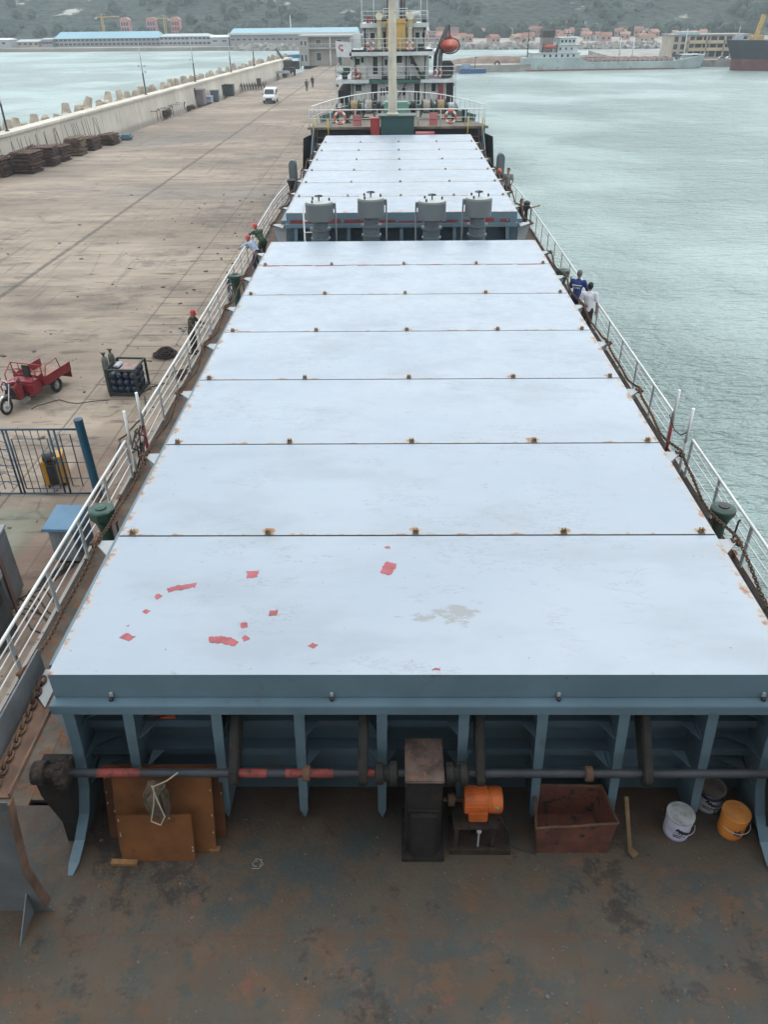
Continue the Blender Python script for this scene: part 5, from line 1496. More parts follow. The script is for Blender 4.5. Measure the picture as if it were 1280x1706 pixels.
for (x, y, w_, l_, h_), lab in zip(spots, labs):
    t = thing('mat_stack', lab, 'stack', (x, y, QZ), q.uniform(-.15, .1), 'stacks of rusty mats by the sea wall')
    m = MB(); z = .1; n_ = int(h_/.085)
    for i in range(n_):
        m.box((q.uniform(-.12, .12), q.uniform(-.14, .14), z+.03), (w_*q.uniform(.78, 1.02), l_*q.uniform(.78, 1.02), .05), q.uniform(-.09, .09), q.uniform(-.02, .02), q.uniform(-.025, .025)); z += .085
    m.build('mats', M_st if x != -29.9 else M_st2, t)
    m = MB()
    for i in range(9): m.tube([(q.uniform(-w_/2, w_/2), -l_/2-q.uniform(0, .2), z+q.uniform(-.3, .05)), (q.uniform(-w_/2, w_/2), l_/2+q.uniform(0, .2), z+q.uniform(-.1, .1))], .02, 5)
    m.build('loose_rods', M_brown, t)
    m = MB(); m.bb(-w_*.45, w_*.45, -l_*.4, l_*.4, 0, .095); m.build('pallet', M_black, t)
M_rod = pm('rod_dark', (.05, .035, .03), .8)
rod0 = None
for i in range(30):
    y = 66.5+i*.72+q.uniform(-.3, .3); x = WX(y)+.55+q.uniform(-.2, .5)
    rot = (q.uniform(-.15, .15), q.uniform(-.2, .05), 0)
    if rod0 is None:
        rod0 = tag(MB().tube([(0, 0, 0), (0, 0, 2.3)], [.03, .02], 5).tube([(-.12, 0, .02), (.12, 0, .02)], .02, 5).build('rod', M_rod), 'thin dark upright rod standing between the stacks and the sea wall', 'rod', 'upright rods behind the stacks'); rod0.location = (x, y, QZ+.02); rod0.rotation_euler = rot
    else: dup(rod0, None, (x, y, QZ+.02), rot)
tag(MB().box((-28.1, 88.2, QZ+.25), (1.2, 1.6, .5), .1).build('tarpaulin_bundle', pm('tarp_blue', (.07, .14, .18), .8, .3, 3), bevel=.18), 'blue green tarpaulin bundle past the last stack by the wall', 'tarpaulin')

# clutter farther along the wall
def frame_table(x, y, w_, l_, h_, label, mat, name='trestle', cat='trestle'):
    t = thing(name, label, cat, (x, y, QZ), .1)
    m = MB()
    for a in (-1, 1):
        for b in (-1, 1): m.bar((a*w_/2, b*l_/2, 0), (a*w_/2, b*l_/2, h_), .07, .07)
        m.bar((a*w_/2, -l_/2, h_), (a*w_/2, l_/2, h_), .07, .07)
    for b in (-1, 1): m.bar((-w_/2, b*l_/2, h_), (w_/2, b*l_/2, h_), .07, .07)
    m.build('legs', mat, t)
    return t


t = frame_table(-29.6, 104.5, 1.5, 2.2, 1.1, 'empty rusty frame table by the wall before the lamp post', M_brown)
t = frame_table(-29.0, 108.2, 1.6, 2.6, 1.1, 'dark cluttered frame with goods under it by the wall', M_black, 'rack', 'rack')
MB().bb(-.7, .7, -1.1, 1.1, .1, .8).build('goods', M_st, t, bevel=.1)
t = frame_table(-28.5, 111.6, 1.5, 2.0, 1.15, 'pale grey wire frame next to the cluttered rack', M_grey)
tag(MB().ring((-28.6, 115.5, QZ+.55), .45, .12, 'x', 16, 6).ring((-28.3, 115.9, QZ+.5), .4, .12, 'x', 16, 6).build('tyre_pair', M_tyre), 'pair of dark tyres leaning by the wall before the green container', 'tyres')
tag(MB().box((-27.9, 117.5, QZ+.2), (1.2, 2.2, .4), .3).build('pallet_heap', M_st, bevel=.08), 'low brown pallet heap before the green container', 'pallet')


def bin_(x, y, w_, l_, h_, mat, label, name='container', cat='container'):
    t = thing(name, label, cat, (x, y, QZ), 0)
    MB().bb(-w_/2, w_/2, -l_/2, l_/2, .08, h_).build('body', mat, t, bevel=.04); MB().bb(-w_/2-.05, w_/2+.05, -l_/2-.05, l_/2+.05, h_+.001, h_+.09).build('lid', mat, t, bevel=.02)
    MB().bb(-w_/2+.1, w_/2-.1, -l_/2+.1, l_/2-.1, 0, .08).build('base', M_black, t)


bin_(-28.5, 121.5, 1.5, 2.0, 2.1, pm('container_green', (.06, .10, .09), .7, .3, 2, rust=.1), 'green metal container against the sea wall')
bin_(-27.2, 121.8, 1.0, 1.8, 1.9, pm('container_mauve', (.20, .16, .17), .7, .3, 2, rust=.15), 'mauve grey cabinet beside the green container')
bin_(-28.0, 125.4, 1.2, 1.2, 1.6, M_black, 'black box with bent plates behind the mauve cabinet')
bin_(-26.9, 124.6, 1.3, 1.4, .8, pm('sack_blue_white', (.35, .38, .45), .8, .4, 5), 'heap of pale blue and white sacks by the cabinets', 'sack_pile', 'sacks')
bin_(-26.2, 126.5, 1.1, 1.2, 1.4, pm('drum_slate', (.08, .10, .12), .6, .3, 3), 'slate grey bin at the end of the cabinet group')
bin_(-27.1, 134.5, 1.4, 1.5, 1.5, pm('bin_slate', (.09, .11, .12), .6, .3, 3), 'slate wheeled bin, left of a pair by the wall', 'wheeled_bin', 'bin')
bin_(-25.7, 135.2, 1.5, 1.5, 1.5, pm('bin_black', (.03, .04, .035), .6, .3, 3), 'black wheeled bin, right of a pair by the wall', 'wheeled_bin', 'bin')
t = thing('frame_row', 'tangled dark frames lined up against the wall past the bins', 'frames', (-24.6, 143.5, QZ))
for i in range(12):
    m = MB(); x = -1.8+i*.42; m.ring((x, -.3+.25*i, .45), .40, .05, 'x', 14, 5); m.tube([(x, -.3+.25*i, .45), (x+.3, .2+.25*i, 1.1), (x+.1, .8+.25*i, .4)], .05, 5); m.build('frame', M_black, t)
bin_(-23.6, 152.5, .7, .8, 1.1, pm('box_maroon', (.10, .05, .06), .7), 'small maroon box alone by the wall')

# vehicles
def vehicle_van():
    t = thing('van', 'small white van driving towards the ship on the quay', 'van', (-17.8, 124.4, QZ), math.pi-.02)
    M_w = pm('van_white', (.70, .70, .70), .3, .05, 2); M_gl = pm('van_glass', (.03, .04, .05), .1)
    m = MB(); pr = [(1.85, .35), (1.9, .75), (1.75, .98), (1.15, 1.12), (.62, 1.72), (.3, 1.84), (-1.75, 1.86), (-1.88, 1.6), (-1.9, .35)]
    m.prism(pr, 'x', -.82, .82); m.build('body', M_w, t, bevel=.09)
    m = MB(); m.add([(-.70, 1.19, 1.15), (.70, 1.19, 1.15), (.60, .66, 1.71), (-.60, .66, 1.71)], [(0, 1, 2, 3)]); m.v = [v+Vector((0, .03, .03)) for v in m.v]; m.build('windscreen', M_gl, t)
    for s_ in (-1, 1):
        m = MB(); m.prism([(.95, 1.18), (.45, 1.66), (-1.6, 1.68), (-1.6, 1.18)], 'x', s_*.822, s_*.828); m.build('side_window', M_gl, t)
        MB().ball((s_*.58, 1.86, .80), (.17, .06, .10), 12, 8).build('headlight', pm('lens', (.6, .62, .65), .15), t)
        MB().box((s_*.93, .95, 1.18), (.16, .08, .14)).build('mirror', M_black, t)
        for y in (1.2, -1.25):
            w_ = MB().lathe([(.15, -.09), (.31, -.08), (.31, .08), (.15, .09)], (s_*.75, y, .31), 18, 'x').build('wheel', M_tyre, t); MB().lathe([(.14, -.02), (.17, .0), (.02, .02)], (s_*.85, y, .31), 12, 'x').build('rim', M_chr, w_)
    MB().bb(-.45, .45, 1.895, 1.93, .45, .72).build('grille', M_black, t); MB().bb(-.84, .84, 1.86, 1.98, .30, .44).build('bumper', M_black, t, bevel=.03); MB().bb(-.22, .22, 1.981, 1.99, .33, .42).build('number_plate', pm('plate_blue', (.03, .07, .25), .4), t)


vehicle_van()
t = thing('flatbed_truck', 'white cab flatbed truck parked beside the end of the sea wall', 'truck', (-23.0, 171.5, QZ), -math.pi/2+.25)
M_w = pm('truck_white', (.62, .62, .60), .4, .1, 2)
m = MB(); m.prism([(-1.3, .5), (-1.3, 1.1), (-1.05, 1.95), (.2, 2.0), (.2, .5)], 'x', -.85, .85); m.v = [Vector((v.x, v.y-1.4, v.z)) for v in m.v]; m.build('cab', M_w, t, bevel=.06)
MB().bb(-.75, .75, -2.62, -2.55, 1.2, 1.8).build('windscreen', M_dark, t); m = MB(); m.bb(-.95, .95, -1.1, 2.6, .75, .9); m.build('bed', M_grey, t)
for s_ in (-1, 1):
    MB().bb(s_*.95, s_*.92, -1.1, 2.6, .9, 1.15).build('side_board', M_grey, t)
    for y in (-2.0, 1.6): MB().lathe([(.15, -.1), (.36, -.09), (.36, .09), (.15, .1)], (s_*.75, y, .36), 14, 'x').build('wheel', M_tyre, t)
t = thing('crane_truck', 'dark jib crane lorry parked behind the flatbed truck', 'truck', (-21.6, 179, QZ), .3)
MB().bb(-1.1, 1.1, -3, 3, .6, 1.4).build('bed', M_black, t, bevel=.05); MB().bb(-1, 1, -1, 1.4, 1.4, 2.6).build('cab', M_black, t, bevel=.1); MB().bar((0, -1, 1.4), (-1.6, 2.2, 4.4), .3, .35).build('jib', M_rk, t)
for s_ in (-1, 1):
    for y in (-2, 2): MB().lathe([(.2, -.15), (.45, -.14), (.45, .14), (.2, .15)], (s_, y, .45), 12, 'x').build('wheel', M_tyre, t)
t = thing('shed', 'open shed with a blue sheet roof in front of the quay building', 'shed', (-23.4, 196, QZ))
m = MB()
for x in (-2.6, 2.6):
    for y in (-2, 2): m.bar((x, y, 0), (x, y, 2.2), .15, .15)
m.build('posts', M_black, t); MB().bb(-2.8, 2.8, -2.2, 2.2, 2.2, 2.35).prism([(-2.8, 2.352), (2.8, 2.352), (2.8, 2.9), (-2.8, 2.6)], 'y', -2.2, 2.2).build('roof', pm('shed_blue', (.05, .17, .28), .6, .2, 1), t); MB().bb(-2.4, 2.4, -.5, 1.9, 0, 1.5).build('goods', M_rk, t, bevel=.1)

# scraps on the quay near the ship: nobody could count them
m = MB(); q = random.Random(41)
for i in range(260):
    x = -7.6-abs(q.gauss(0, 1))*5; y = q.uniform(11, 60); s_ = q.choice((.03, .04, .06, .1))
    m.box((x, y, QZ+s_*.2), (s_*q.uniform(.6, 2.2), s_*q.uniform(.6, 1.4), s_*.4), q.uniform(0, 3), q.uniform(-.2, .2))
tag(m.build('quay_scraps', pm('scrap_mix', (.11, .09, .075), .9, .9, 3)), 'small scraps and chips littering the quay beside the ship', 'debris', None, 'stuff')

# ================================================================ THE SHIP MOORED AHEAD
Y0 = 78
M_sup = pm('superstructure_white', (.48, .465, .425), .6, .22, 1.2, rust=.2, rustcol=(.25, .14, .08), dirt=.28, st=(1, 1, .35))
M_edge = pm('deck_edge_white', (.55, .57, .56), .5, .15, 1.2, rust=.12)
M_ylw = pm('funnel_yellow', (.50, .32, .09), .6, .2, 1.5, rust=.15, rustcol=(.25, .12, .04), st=(1, 1, .3)); M_cream = pm('vent_cream', (.52, .47, .32), .6, .15, 1.5, rust=.1)
nb = thing('moored_ship', 'white decked ship with yellow funnel casing moored ahead of our bow', 'ship', (0, Y0, 0))
rr = random.Random(31)


def B(x0, x1, y0, y1, z0, z1, name, mat, parent=nb, bevel=0.0): return MB().bb(x0, x1, y0-Y0, y1-Y0, z0, z1).build(name, mat, parent, bevel)


m = MB(); m.prism([(-5.3, -4.5), (-3, -6), (3, -6), (5.2, -4.5), (5.2, 34), (0, 46), (-5.3, 34)], 'z', -1.5, 5.7); m.build('hull', pm('moored_hull_green', (.03, .09, .075), .6, .3, 1), nb)
m = MB()
for s_ in (-1, 1): m.prism([(s_*5.3, -1), (s_*5.2, -1), (s_*5.2, -4.5), (s_*5.3, -4.5)], 'z', 5.7, 6.5)
m.prism([(-5.3, -4.5), (-3, -6), (3, -6), (5.2, -4.5), (5.1, -4.4), (3, -5.9), (-3, -5.9), (-5.2, -4.4)], 'z', 5.7, 6.5); m.build('bulwark', M_green, nb)
# lower house
B(-4.07, 4.55, 78.9, 90, 5.7, 7.95, 'lower_house', M_sup)
B(-5.43, -2.4, 78, 90, 7.95, 8.22, 'boat_deck', M_edge); B(2.2, 5.38, 78, 90, 7.95, 8.20, 'boat_deck', M_edge); B(-2.4, 2.2, 78.3, 90, 7.97, 8.17, 'boat_deck', pm('deck_edge_green', (.03, .12, .10), .6, .2))
# middle house
B(-3.98, 2.93, 78.9, 88, 8.22, 10.05, 'middle_house', M_sup); B(-4.05, 3.35, 78, 88, 10.05, 10.33, 'upper_deck', M_edge); B(3.3, 5.3, 81.5, 88, 10.05, 10.2, 'upper_deck', M_edge)
# wheelhouse
B(-2.95, 2.72, 80.5, 86, 10.33, 12.1, 'wheelhouse', M_sup); B(-3.15, 2.92, 80.0, 86.3, 12.1, 12.42, 'wheelhouse_roof', M_edge)
# openings
for x0, x1, z0, z1, y, nm in ((-2.05, -1.62, 8.6, 9.95, 78.9, 'door'), (-4.0+.35, -3.1, 7.3, 7.8, 78.9, 'window'), (-2.25, -1.65, 6.2, 7.85, 78.9, 'door'), (1.65, 2.15, 6.2, 7.85, 78.9, 'door'), (3.2, 3.6, 7.2, 7.85, 78.9, 'window'),
                             (.05, .55, 9.45, 10.0, 78.9, 'window'), (-2.25, -1.9, 11.2, 11.7, 80.5, 'window'), (1.75, 2.1, 11.25, 11.7, 80.5, 'window'), (-1.15, -.9, 10.6, 11.8, 80.5, 'door'), (-.9, -.5, 7.0, 7.6, 78.9, 'window'), (-3.1, -2.85, 9.5, 9.9, 78.9, 'window')):
    f_ = B(x0-.06, x1+.06, y-.03, y-.001, z0-.06, z1+.06, nm+'_frame', M_edge); q = B(x0, x1, y-.045, y-.031, z0, z1, nm, M_dark, f_)
B(3.85, 4.25, 78.6, 78.89, 6.2, 7.8, 'fire_locker', M_red); B(4.56, 5.2, 79.0, 89, 6.3, 7.93, 'recess', M_dark); B(-5.25, -4.08, 79.0, 89, 6.3, 7.3, 'recess', M_dark)
for x in (-5.35, 5.3): B(x-.06, x+.06, 78.1, 78.22, 5.7, 7.94, 'post', M_edge)
m = MB(); m.bar((1.35, .3, 10.0), (2.45, .55, 8.3), .35, .06); m.bar((1.25, .25, 10.0), (2.35, .5, 8.3), .05, .2); m.build('stairway', M_black, nb)
m = MB(); m.bar((-.2, .45, 6.3), (.9, .6, 7.9), .3, .06); m.build('stairway', M_black, nb)
B(-3.72, -3.05, 78.3, 79.2, 10.6, 11.72, 'deck_box', M_edge, bevel=.05)
B(-4.0, 3.2, 78.35, 78.6, 10.34, 10.5, 'waterway', M_black)
# funnel casing and cream ventilators
m = MB(); m.prism([(-.80, 79.4-Y0), (.85, 79.4-Y0), (.85, 80.45-Y0), (-.80, 80.45-Y0)], 'z', 10.33, 12.75)
for x in (-.55, -.2, .2, .5): m.bb(x-.03, x+.03, 79.36-Y0, 79.4-Y0, 10.33, 12.7)
m.build('funnel_casing', M_ylw, nb)
for x in (-1.46, 1.24):
    m = MB(); m.tube([(x, 1.2, 10.33), (x, 1.2, 12.6), (x, 1.1, 12.85), (x, .8, 12.95)], [.19, .19, .24, .3], 16)
    for z in (11.3, 12.0): m.ring((x, 1.2, z), .2, .03, 'z', 16, 5)
    m.build('ventilator', M_cream, nb)
m = MB(); m.tube([(.95, 3.5, 12.95), (2.15, 3.3, 13.08)], .24, 14); m.build('roof_raft', M_edge, nb)
m = MB(); m.bb(-1.7, 1.8, 1.3, 1.7, 12.42, 12.55); m.build('catwalk', M_ylw, nb)
B(-2.6, -2.2, 80.6, 81, 12.43, 12.9, 'fire_box', M_red); B(-2.1, -1.0, 81, 82, 12.43, 12.85, 'roof_box', M_black); B(2.3, 2.8, 80.6, 81.2, 12.43, 12.8, 'roof_box', M_black)
m = MB()
for x in (-.75, -.45, .45, .75, .55): m.tube([(x, 3.2, 12.4), (x, 3.2, 14.6+rr.uniform(-.3, .8))], .07, 8)
m.build('exhaust', M_black, nb)
m = MB(); m.tube([(.0, 4, 12.4), (.0, 4, 16.5)], [.3, .2], 12); m.bb(-.9, .9, 3.8, 4.2, 14.4, 14.55); m.build('radar_mast', M_edge, nb)
for x, h in ((-3.0, 2.6), (-1.95, 1.8), (2.75, 2.4), (2.2, 1.6)): m = MB(); m.tube([(x, 2.6, 12.4), (x, 2.6, 12.6+h)], .035, 6); m.build('aerial', M_edge, nb)


def nrail(pts, h, name='railing'):
    m = MB()
    for q in (.33, .66, 1.0): m.tube([(x, y-Y0, z+h*q) for x, y, z in pts], .03 if q == 1 else .02, 6)
    for (a, b) in zip(pts, pts[1:]):
        A, C_ = Vector(a), Vector(b); n_ = max(1, int((C_-A).length/1.3))
        for i in range(n_+1): p = A+(C_-A)*i/n_; m.tube([(p.x, p.y-Y0, p.z), (p.x, p.y-Y0, p.z+h)], .025, 6)
    return m.build(name, M_edge, nb)


nrail([(-5.35, 84, 8.2), (-5.35, 78.1, 8.2), (5.3, 78.1, 8.2), (5.3, 84, 8.2)], 1.0)
nrail([(-4.0, 84, 10.33), (-4.0, 78.1, 10.33), (3.3, 78.1, 10.33), (3.3, 81.6, 10.2), (5.2, 81.6, 10.2)], 1.0)
nrail([(-3.05, 84, 12.42), (-3.05, 80.1, 12.42), (2.85, 80.1, 12.42), (2.85, 84, 12.42)], .9)
nrail([(-1.1, 79.5, 12.7), (1.0, 79.5, 12.7)], .8, 'funnel_railing')
m = MB()
for s_ in (-2.62, -2.32): m.tube([(s_, 2.3, 10.33), (s_, 2.3, 12.6)], .03, 6)
for i in range(7): m.tube([(-2.62, 2.3, 10.6+.28*i), (-2.32, 2.3, 10.6+.28*i)], .02, 5)
m.build('ladder', M_edge, nb)
# white board with a red swirl on the bridge wing
m = MB(); m.prism([(-5.25, 11.18), (-3.9, 11.05), (-3.9, 9.95), (-5.2, 10.0)], 'y', 0, .12); wb = m.build('wing_board', M_edge, nb)
m = MB(); m.ring((-4.78, -.006, 10.72), .17, .055, 'y', 16, 5, .5, 4.4); m.ball((-4.70, -.01, 10.50), (.12, .02, .1), 8, 6); m.build('red_emblem', pm('emblem_red', (.42, .05, .06), .6), wb)
B(-5.1, -4.1, 78.4, 79.5, 8.6, 9.2, 'wing_tank', M_green, bevel=.1); m = MB(); m.ball((-4.95, .35, 8.95), (.32, .3, .28), 12, 8); m.build('white_drum', M_edge, nb)
B(4.0, 5.2, 80, 83, 8.25, 9.4, 'winch_house', M_black, bevel=.1)
# pipes, boxes, lamps and vents that crowd the deckhouse fronts
rr = random.Random(88)
for (y, z0, z1, xs) in ((78.85, 8.22, 10.0, (-3.6, -2.6, -1.2, -.7, .9, 1.1, 2.6)), (80.45, 10.4, 12.05, (-2.75, -1.75, 1.5, 2.5)), (78.85, 5.8, 7.9, (-3.9, -2.9, -1.2, .9, 2.6, 3.7))):
    for x in xs:
        m = MB(); m.tube([(x, y-Y0, z0), (x, y-Y0, z1)], .045, 6); m.build('wall_pipe', rr.choice((M_edge, M_black, M_rk)), nb)
for (x, y, z, a, b, c_, mt) in ((-3.3, 78.8, 8.5, .35, .25, .5, M_red), (-1.0, 78.7, 8.4, .5, .3, .35, M_black), (1.5, 78.6, 8.35, .7, .4, .3, M_rk), (2.5, 78.5, 8.5, .4, .3, .6, M_green), (-.1, 78.7, 8.45, .3, .2, .5, M_edge), (2.2, 79.6, 10.6, .5, .5, .5, M_rk), (-2.6, 79.5, 10.55, .5, .4, .4, M_black),
    (1.9, 79.2, 10.5, .4, .4, .35, M_green), (-.9, 80.9, 12.6, .4, .3, .35, M_black), (.9, 80.7, 12.6, .5, .3, .3, M_rk), (-1.5, 80.7, 12.6, .3, .3, .4, M_edge), (4.5, 79.2, 8.6, .8, .5, .7, M_black), (-4.6, 79.2, 8.6, .5, .5, .7, M_rk), (-3.0, 77.0, 6.2, .8, .6, .8, M_green), (2.9, 77.0, 6.2, .9, .6, .8, M_rk), (0, 77, 6.1, 1.2, .6, .7, M_black)):
    m = MB(); m.box((x, y-Y0, z), (a, b, c_)); m.build('deck_locker', mt, nb, bevel=.04)
for x, z, y in ((-3.9, 10.0, 77.95), (3.0, 10.0, 77.95), (-5.2, 7.9, 77.95), (5.1, 7.9, 77.95), (-2.8, 12.1, 79.95), (2.6, 12.1, 79.95)):
    m = MB(); m.lathe([(.05, 0), (.10, -.05), (.10, -.18), (.03, -.2)], (x, y-Y0, z), 8); m.build('deck_lamp', M_black, nb)
for x0, x1, z0, z1, y in ((-1.0, -.65, 9.3, 9.75, 78.9), (1.3, 1.65, 9.35, 9.8, 78.9), (-3.6, -3.2, 9.35, 9.8, 78.9), (-2.85, -2.55, 11.2, 11.7, 80.5), (1.0, 1.3, 11.25, 11.7, 80.5), (2.35, 2.6, 11.25, 11.7, 80.5), (.6, 1.0, 6.9, 7.5, 78.9), (-1.4, -1.0, 6.9, 7.5, 78.9)):
    f_ = B(x0-.05, x1+.05, y-.03, y-.001, z0-.05, z1+.05, 'window_frame', M_edge); q = B(x0, x1, y-.045, y-.031, z0, z1, 'window', M_dark, f_)
# davit
m = MB(); m.tube([(3.9, 1.2, 8.3), (3.95, 1.2, 9.9), (4.2, 1.2, 11.0), (4.62, 1.2, 12.3), (4.75, 1.2, 12.2)], [.16, .20, .15, .10, .07], 8); m.tube([(3.6, 3.6, 8.3), (3.65, 3.6, 9.9), (4.1, 3.6, 11.0), (4.6, 3.6, 12.2)], [.16, .18, .13, .09], 8)
m.tube([(4.66, 1.2, 12.2), (4.7, 1.4, 11.3)], .07, 6); m.build('davit', pm('davit_grey', (.085, .09, .095), .6, .2, 2), nb)
lb = thing('lifeboat', 'orange enclosed lifeboat hanging from the grey davit of the moored ship', 'lifeboat', (4.72, 79.9, 10.72))
M_lbo = pm('lifeboat_orange', (.36, .05, .02), .5, .2, 3, dirt=.15)
m = MB()
vs = []
ns = 11
for i in range(ns):
    t_ = i/(ns-1)*2-1; k = math.sqrt(max(.02, 1-abs(t_)**2.4))
    for j in range(14):
        a = j*6.2832/14; vs.append((.88*t_ if False else .80*k*math.cos(a)*1.08, t_*2.0, (.62 if math.sin(a) > 0 else .55)*k*math.sin(a)))
m.add(vs, [(i*14+j, i*14+(j+1) % 14, (i+1)*14+(j+1) % 14, (i+1)*14+j) for i in range(ns-1) for j in range(14)]+[tuple(range(14))[::-1], tuple(range((ns-1)*14, ns*14))], True); m.build('hull', M_lbo, lb)
MB().bb(-.25, .25, -1.0, .4, .55, .80).build('canopy_hatch', M_lbo, lb, bevel=.1); m = MB(); m.ring((0, 0, 0), .66, .05, 'y', 20, 5); m.v = [Vector((v.x*1.33, v.y-1.1, v.z*.92)) for v in m.v]; m.build('rope_band', M_black, lb)
MB().tube([(0, -.9, .7), (-.02, -.9, 1.5)], .04, 6).build('fall', M_black, lb)
for x, z, lab in ((-2.2, 10.8, 'pale red life ring on the upper deck rail left of the yellow funnel'), (1.2, 10.8, 'pale red life ring on the upper deck rail right of the yellow funnel'), (-3.55, 8.72, 'pale red life ring on the lower rail, left side of the moored ship'), (3.72, 8.72, 'dark pink life ring on the lower rail under the lifeboat')):
    life_ring((x, 77.98, z), lab, .31, 0, 'life rings on the moored ship', pm('life_ring_pale', (.48, .14, .12), .6))

# ================================================================ BUILDINGS
M_pane = pm('window_dark', (.035, .045, .055), .25, .3, .5); M_wh = pm('frame_white', (.55, .56, .56), .6)


def block(name, label, x0, x1, y0, y1, z0, z1, wall, cat='building', group=None):
    t = thing(name, label, cat, ((x0+x1)/2, (y0+y1)/2, z0), 0, group)
    MB().bb(x0-(x0+x1)/2, x1-(x0+x1)/2, y0-(y0+y1)/2, y1-(y0+y1)/2, 0, z1-z0).build('wall', wall, t)
    return t


def win(t, x0, x1, z0, z1, y=None, x=None, frame=True, mat=None, nm='window'):
    """world coordinates; a framed opening on a wall facing -y (or on a side wall)"""
    L_ = t.location
    if y is not None: f_ = MB().bb(x0-L_.x-.08, x1-L_.x+.08, y-L_.y-.06, y-L_.y-.001, z0-L_.z-.08, z1-L_.z+.08).build(nm, M_wh if frame else mat or M_pane, t); MB().bb(x0-L_.x, x1-L_.x, y-L_.y-.075, y-L_.y-.061, z0-L_.z, z1-L_.z).build('pane', mat or M_pane, f_)
    else: f_ = MB().bb(x-L_.x+.001, x-L_.x+.06, x0-L_.y-.08, x1-L_.y+.08, z0-L_.z-.08, z1-L_.z+.08).build(nm, M_wh, t); MB().bb(x-L_.x+.061, x-L_.x+.075, x0-L_.y, x1-L_.y, z0-L_.z, z1-L_.z).build('pane', mat or M_pane, f_)


gh = block('quay_building', 'two storey brown grey office at the far end of the quay', -21.8, -6.0, 207.5, 217, QZ, 8.0, pm('quay_office_wall', (.285, .265, .23), .9, .12, .5, dirt=.08))
MB().bb(-8.2, 8.2, -5.8, 5, 5.72, 6.05).build('roof', pm('quay_office_roof', (.33, .32, .30), .8, .15, .5), gh); MB().bb(-5.8, 7.9, -5.75, -4.76, 3.35, 3.65).build('balcony', pm('quay_office_roof', (1, 1, 1)), gh)
MB().bb(-7.95, -5.8, -5.7, -4.76, 0, 5.7).build('stair_tower', pm('quay_office_tower', (.33, .31, .27), .9, .1, .5), gh)
for x in (-14.7, -9.0): MB().bb(x+13.9-.12, x+13.9+.12, -5.7, -5.5, 0, 5.7).build('column', M_wh, gh)
m = MB()
for i in range(18): m.bar((-5.7+.76*i, -5.7, 3.66), (-5.7+.76*i, -5.7, 4.4), .05, .05)
m.bar((-5.8, -5.7, 4.42), (7.8, -5.7, 4.42), .06, .06); m.build('railing', M_wh, gh)
for x in (-18.0, -13.2, -10): win(gh, x, x+1.1, 6.5, 7.5, 207.5)
for x in (-18.0, -10): win(gh, x, x+1.1, 3.3, 4.9, 207.5)
win(gh, -13.0, -12.1, QZ+.1, 4.8, 207.5, nm='door')
for x in (-21.5, -20.6): win(gh, x, x+.45, 6.4, 7.3, 206.55); win(gh, x, x+.45, 3.2, 4.6, 206.55)


def shed(name, label, x0, x1, y0, y1, z1, zr, wall, roof, hip=0.0, rows=2, nwin=20, group='warehouses on the far shore', solid_gable=False, w_=1.1, wh=.55):
    t = block(name, label, x0, x1, y0, y1, 1.2, z1, wall, 'warehouse', group); cx, cy = t.location.x, t.location.y
    a, b, c_, d = x0-cx-.3, x1-cx+.3, y0-cy-.3, y1-cy+.3; h0, h1 = z1-1.2+.01, zr-1.2
    m = MB(); m.add([(a, c_, h0), (b, c_, h0), (b, d, h0), (a, d, h0), (a+hip, (c_+d)/2, h1), (b-hip, (c_+d)/2, h1)], [(0, 1, 5, 4), (2, 3, 4, 5), (1, 2, 5), (3, 0, 4), (3, 2, 1, 0)]); m.build('roof', roof, t)
    for r_ in range(rows):
        z = 1.2+(z1-1.2)*((r_+.55)/rows)-wh/2+.1
        for i in range(nwin):
            x = x0+(x1-x0)*(i+.5)/nwin; win(t, x-w_/2, x+w_/2, z, z+wh, y0, frame=False)
    return t


M_wg = pm('warehouse_grey', (.27, .27, .265), .9, .08, .1); M_wg2 = pm('warehouse_pale', (.37, .385, .39), .9, .08, .1); M_rb = pm('roof_sky_blue', (.20, .37, .44), .6, .06, .1); M_rw = pm('roof_white', (.55, .58, .58), .6, .06, .1); M_rp = pm('roof_pale', (.36, .41, .42), .6, .06, .1)
shed('warehouse', 'long pale warehouse with a light blue hipped roof and two window rows', -138, -95, 365, 377, 4.1, 6.3, M_wg, M_rb, 1.5, 2, 24)
shed('warehouse', 'pale grey two storey workshop right of the long blue roofed one', -94.5, -73.8, 363, 373, 4.5, 5.4, M_wg2, M_rp, 2.0, 2, 12)
shed('warehouse', 'low grey workshop left of the long blue roofed warehouse', -142.5, -138.3, 363, 370, 4.0, 4.4, M_wg, M_rp, .5, 1, 3)
shed('warehouse', 'small white roofed hall at the far left edge of the shore', -166, -156, 364, 372, 3.9, 4.5, M_wg2, M_rw, .5, 1, 2)
shed('warehouse', 'small white hall between the two large warehouses', -73.2, -65.8, 359, 368, 4.2, 4.9, M_wg2, M_rw, .6, 1, 2, w_=1.6, wh=.3)
sh_ = shed('warehouse', 'big hall with a curved blue roof behind the quay office', -65, -14, 357, 376, 5.0, 7.0, M_wg, M_rb, .6, 1, 22, w_=1.3, wh=.35)
MB().bb(-25.8, 25.8, -10.2, -9.6, 3.78, 4.45).build('white_fascia', M_rw, sh_)
shed('warehouse', 'low stone coloured yard buildings at the far left of the shore', -154, -145, 366, 374, 3.2, 3.9, pm('yard_wall', (.36, .31, .26), .9, .2, .3), M_rp, .5, 1, 4)
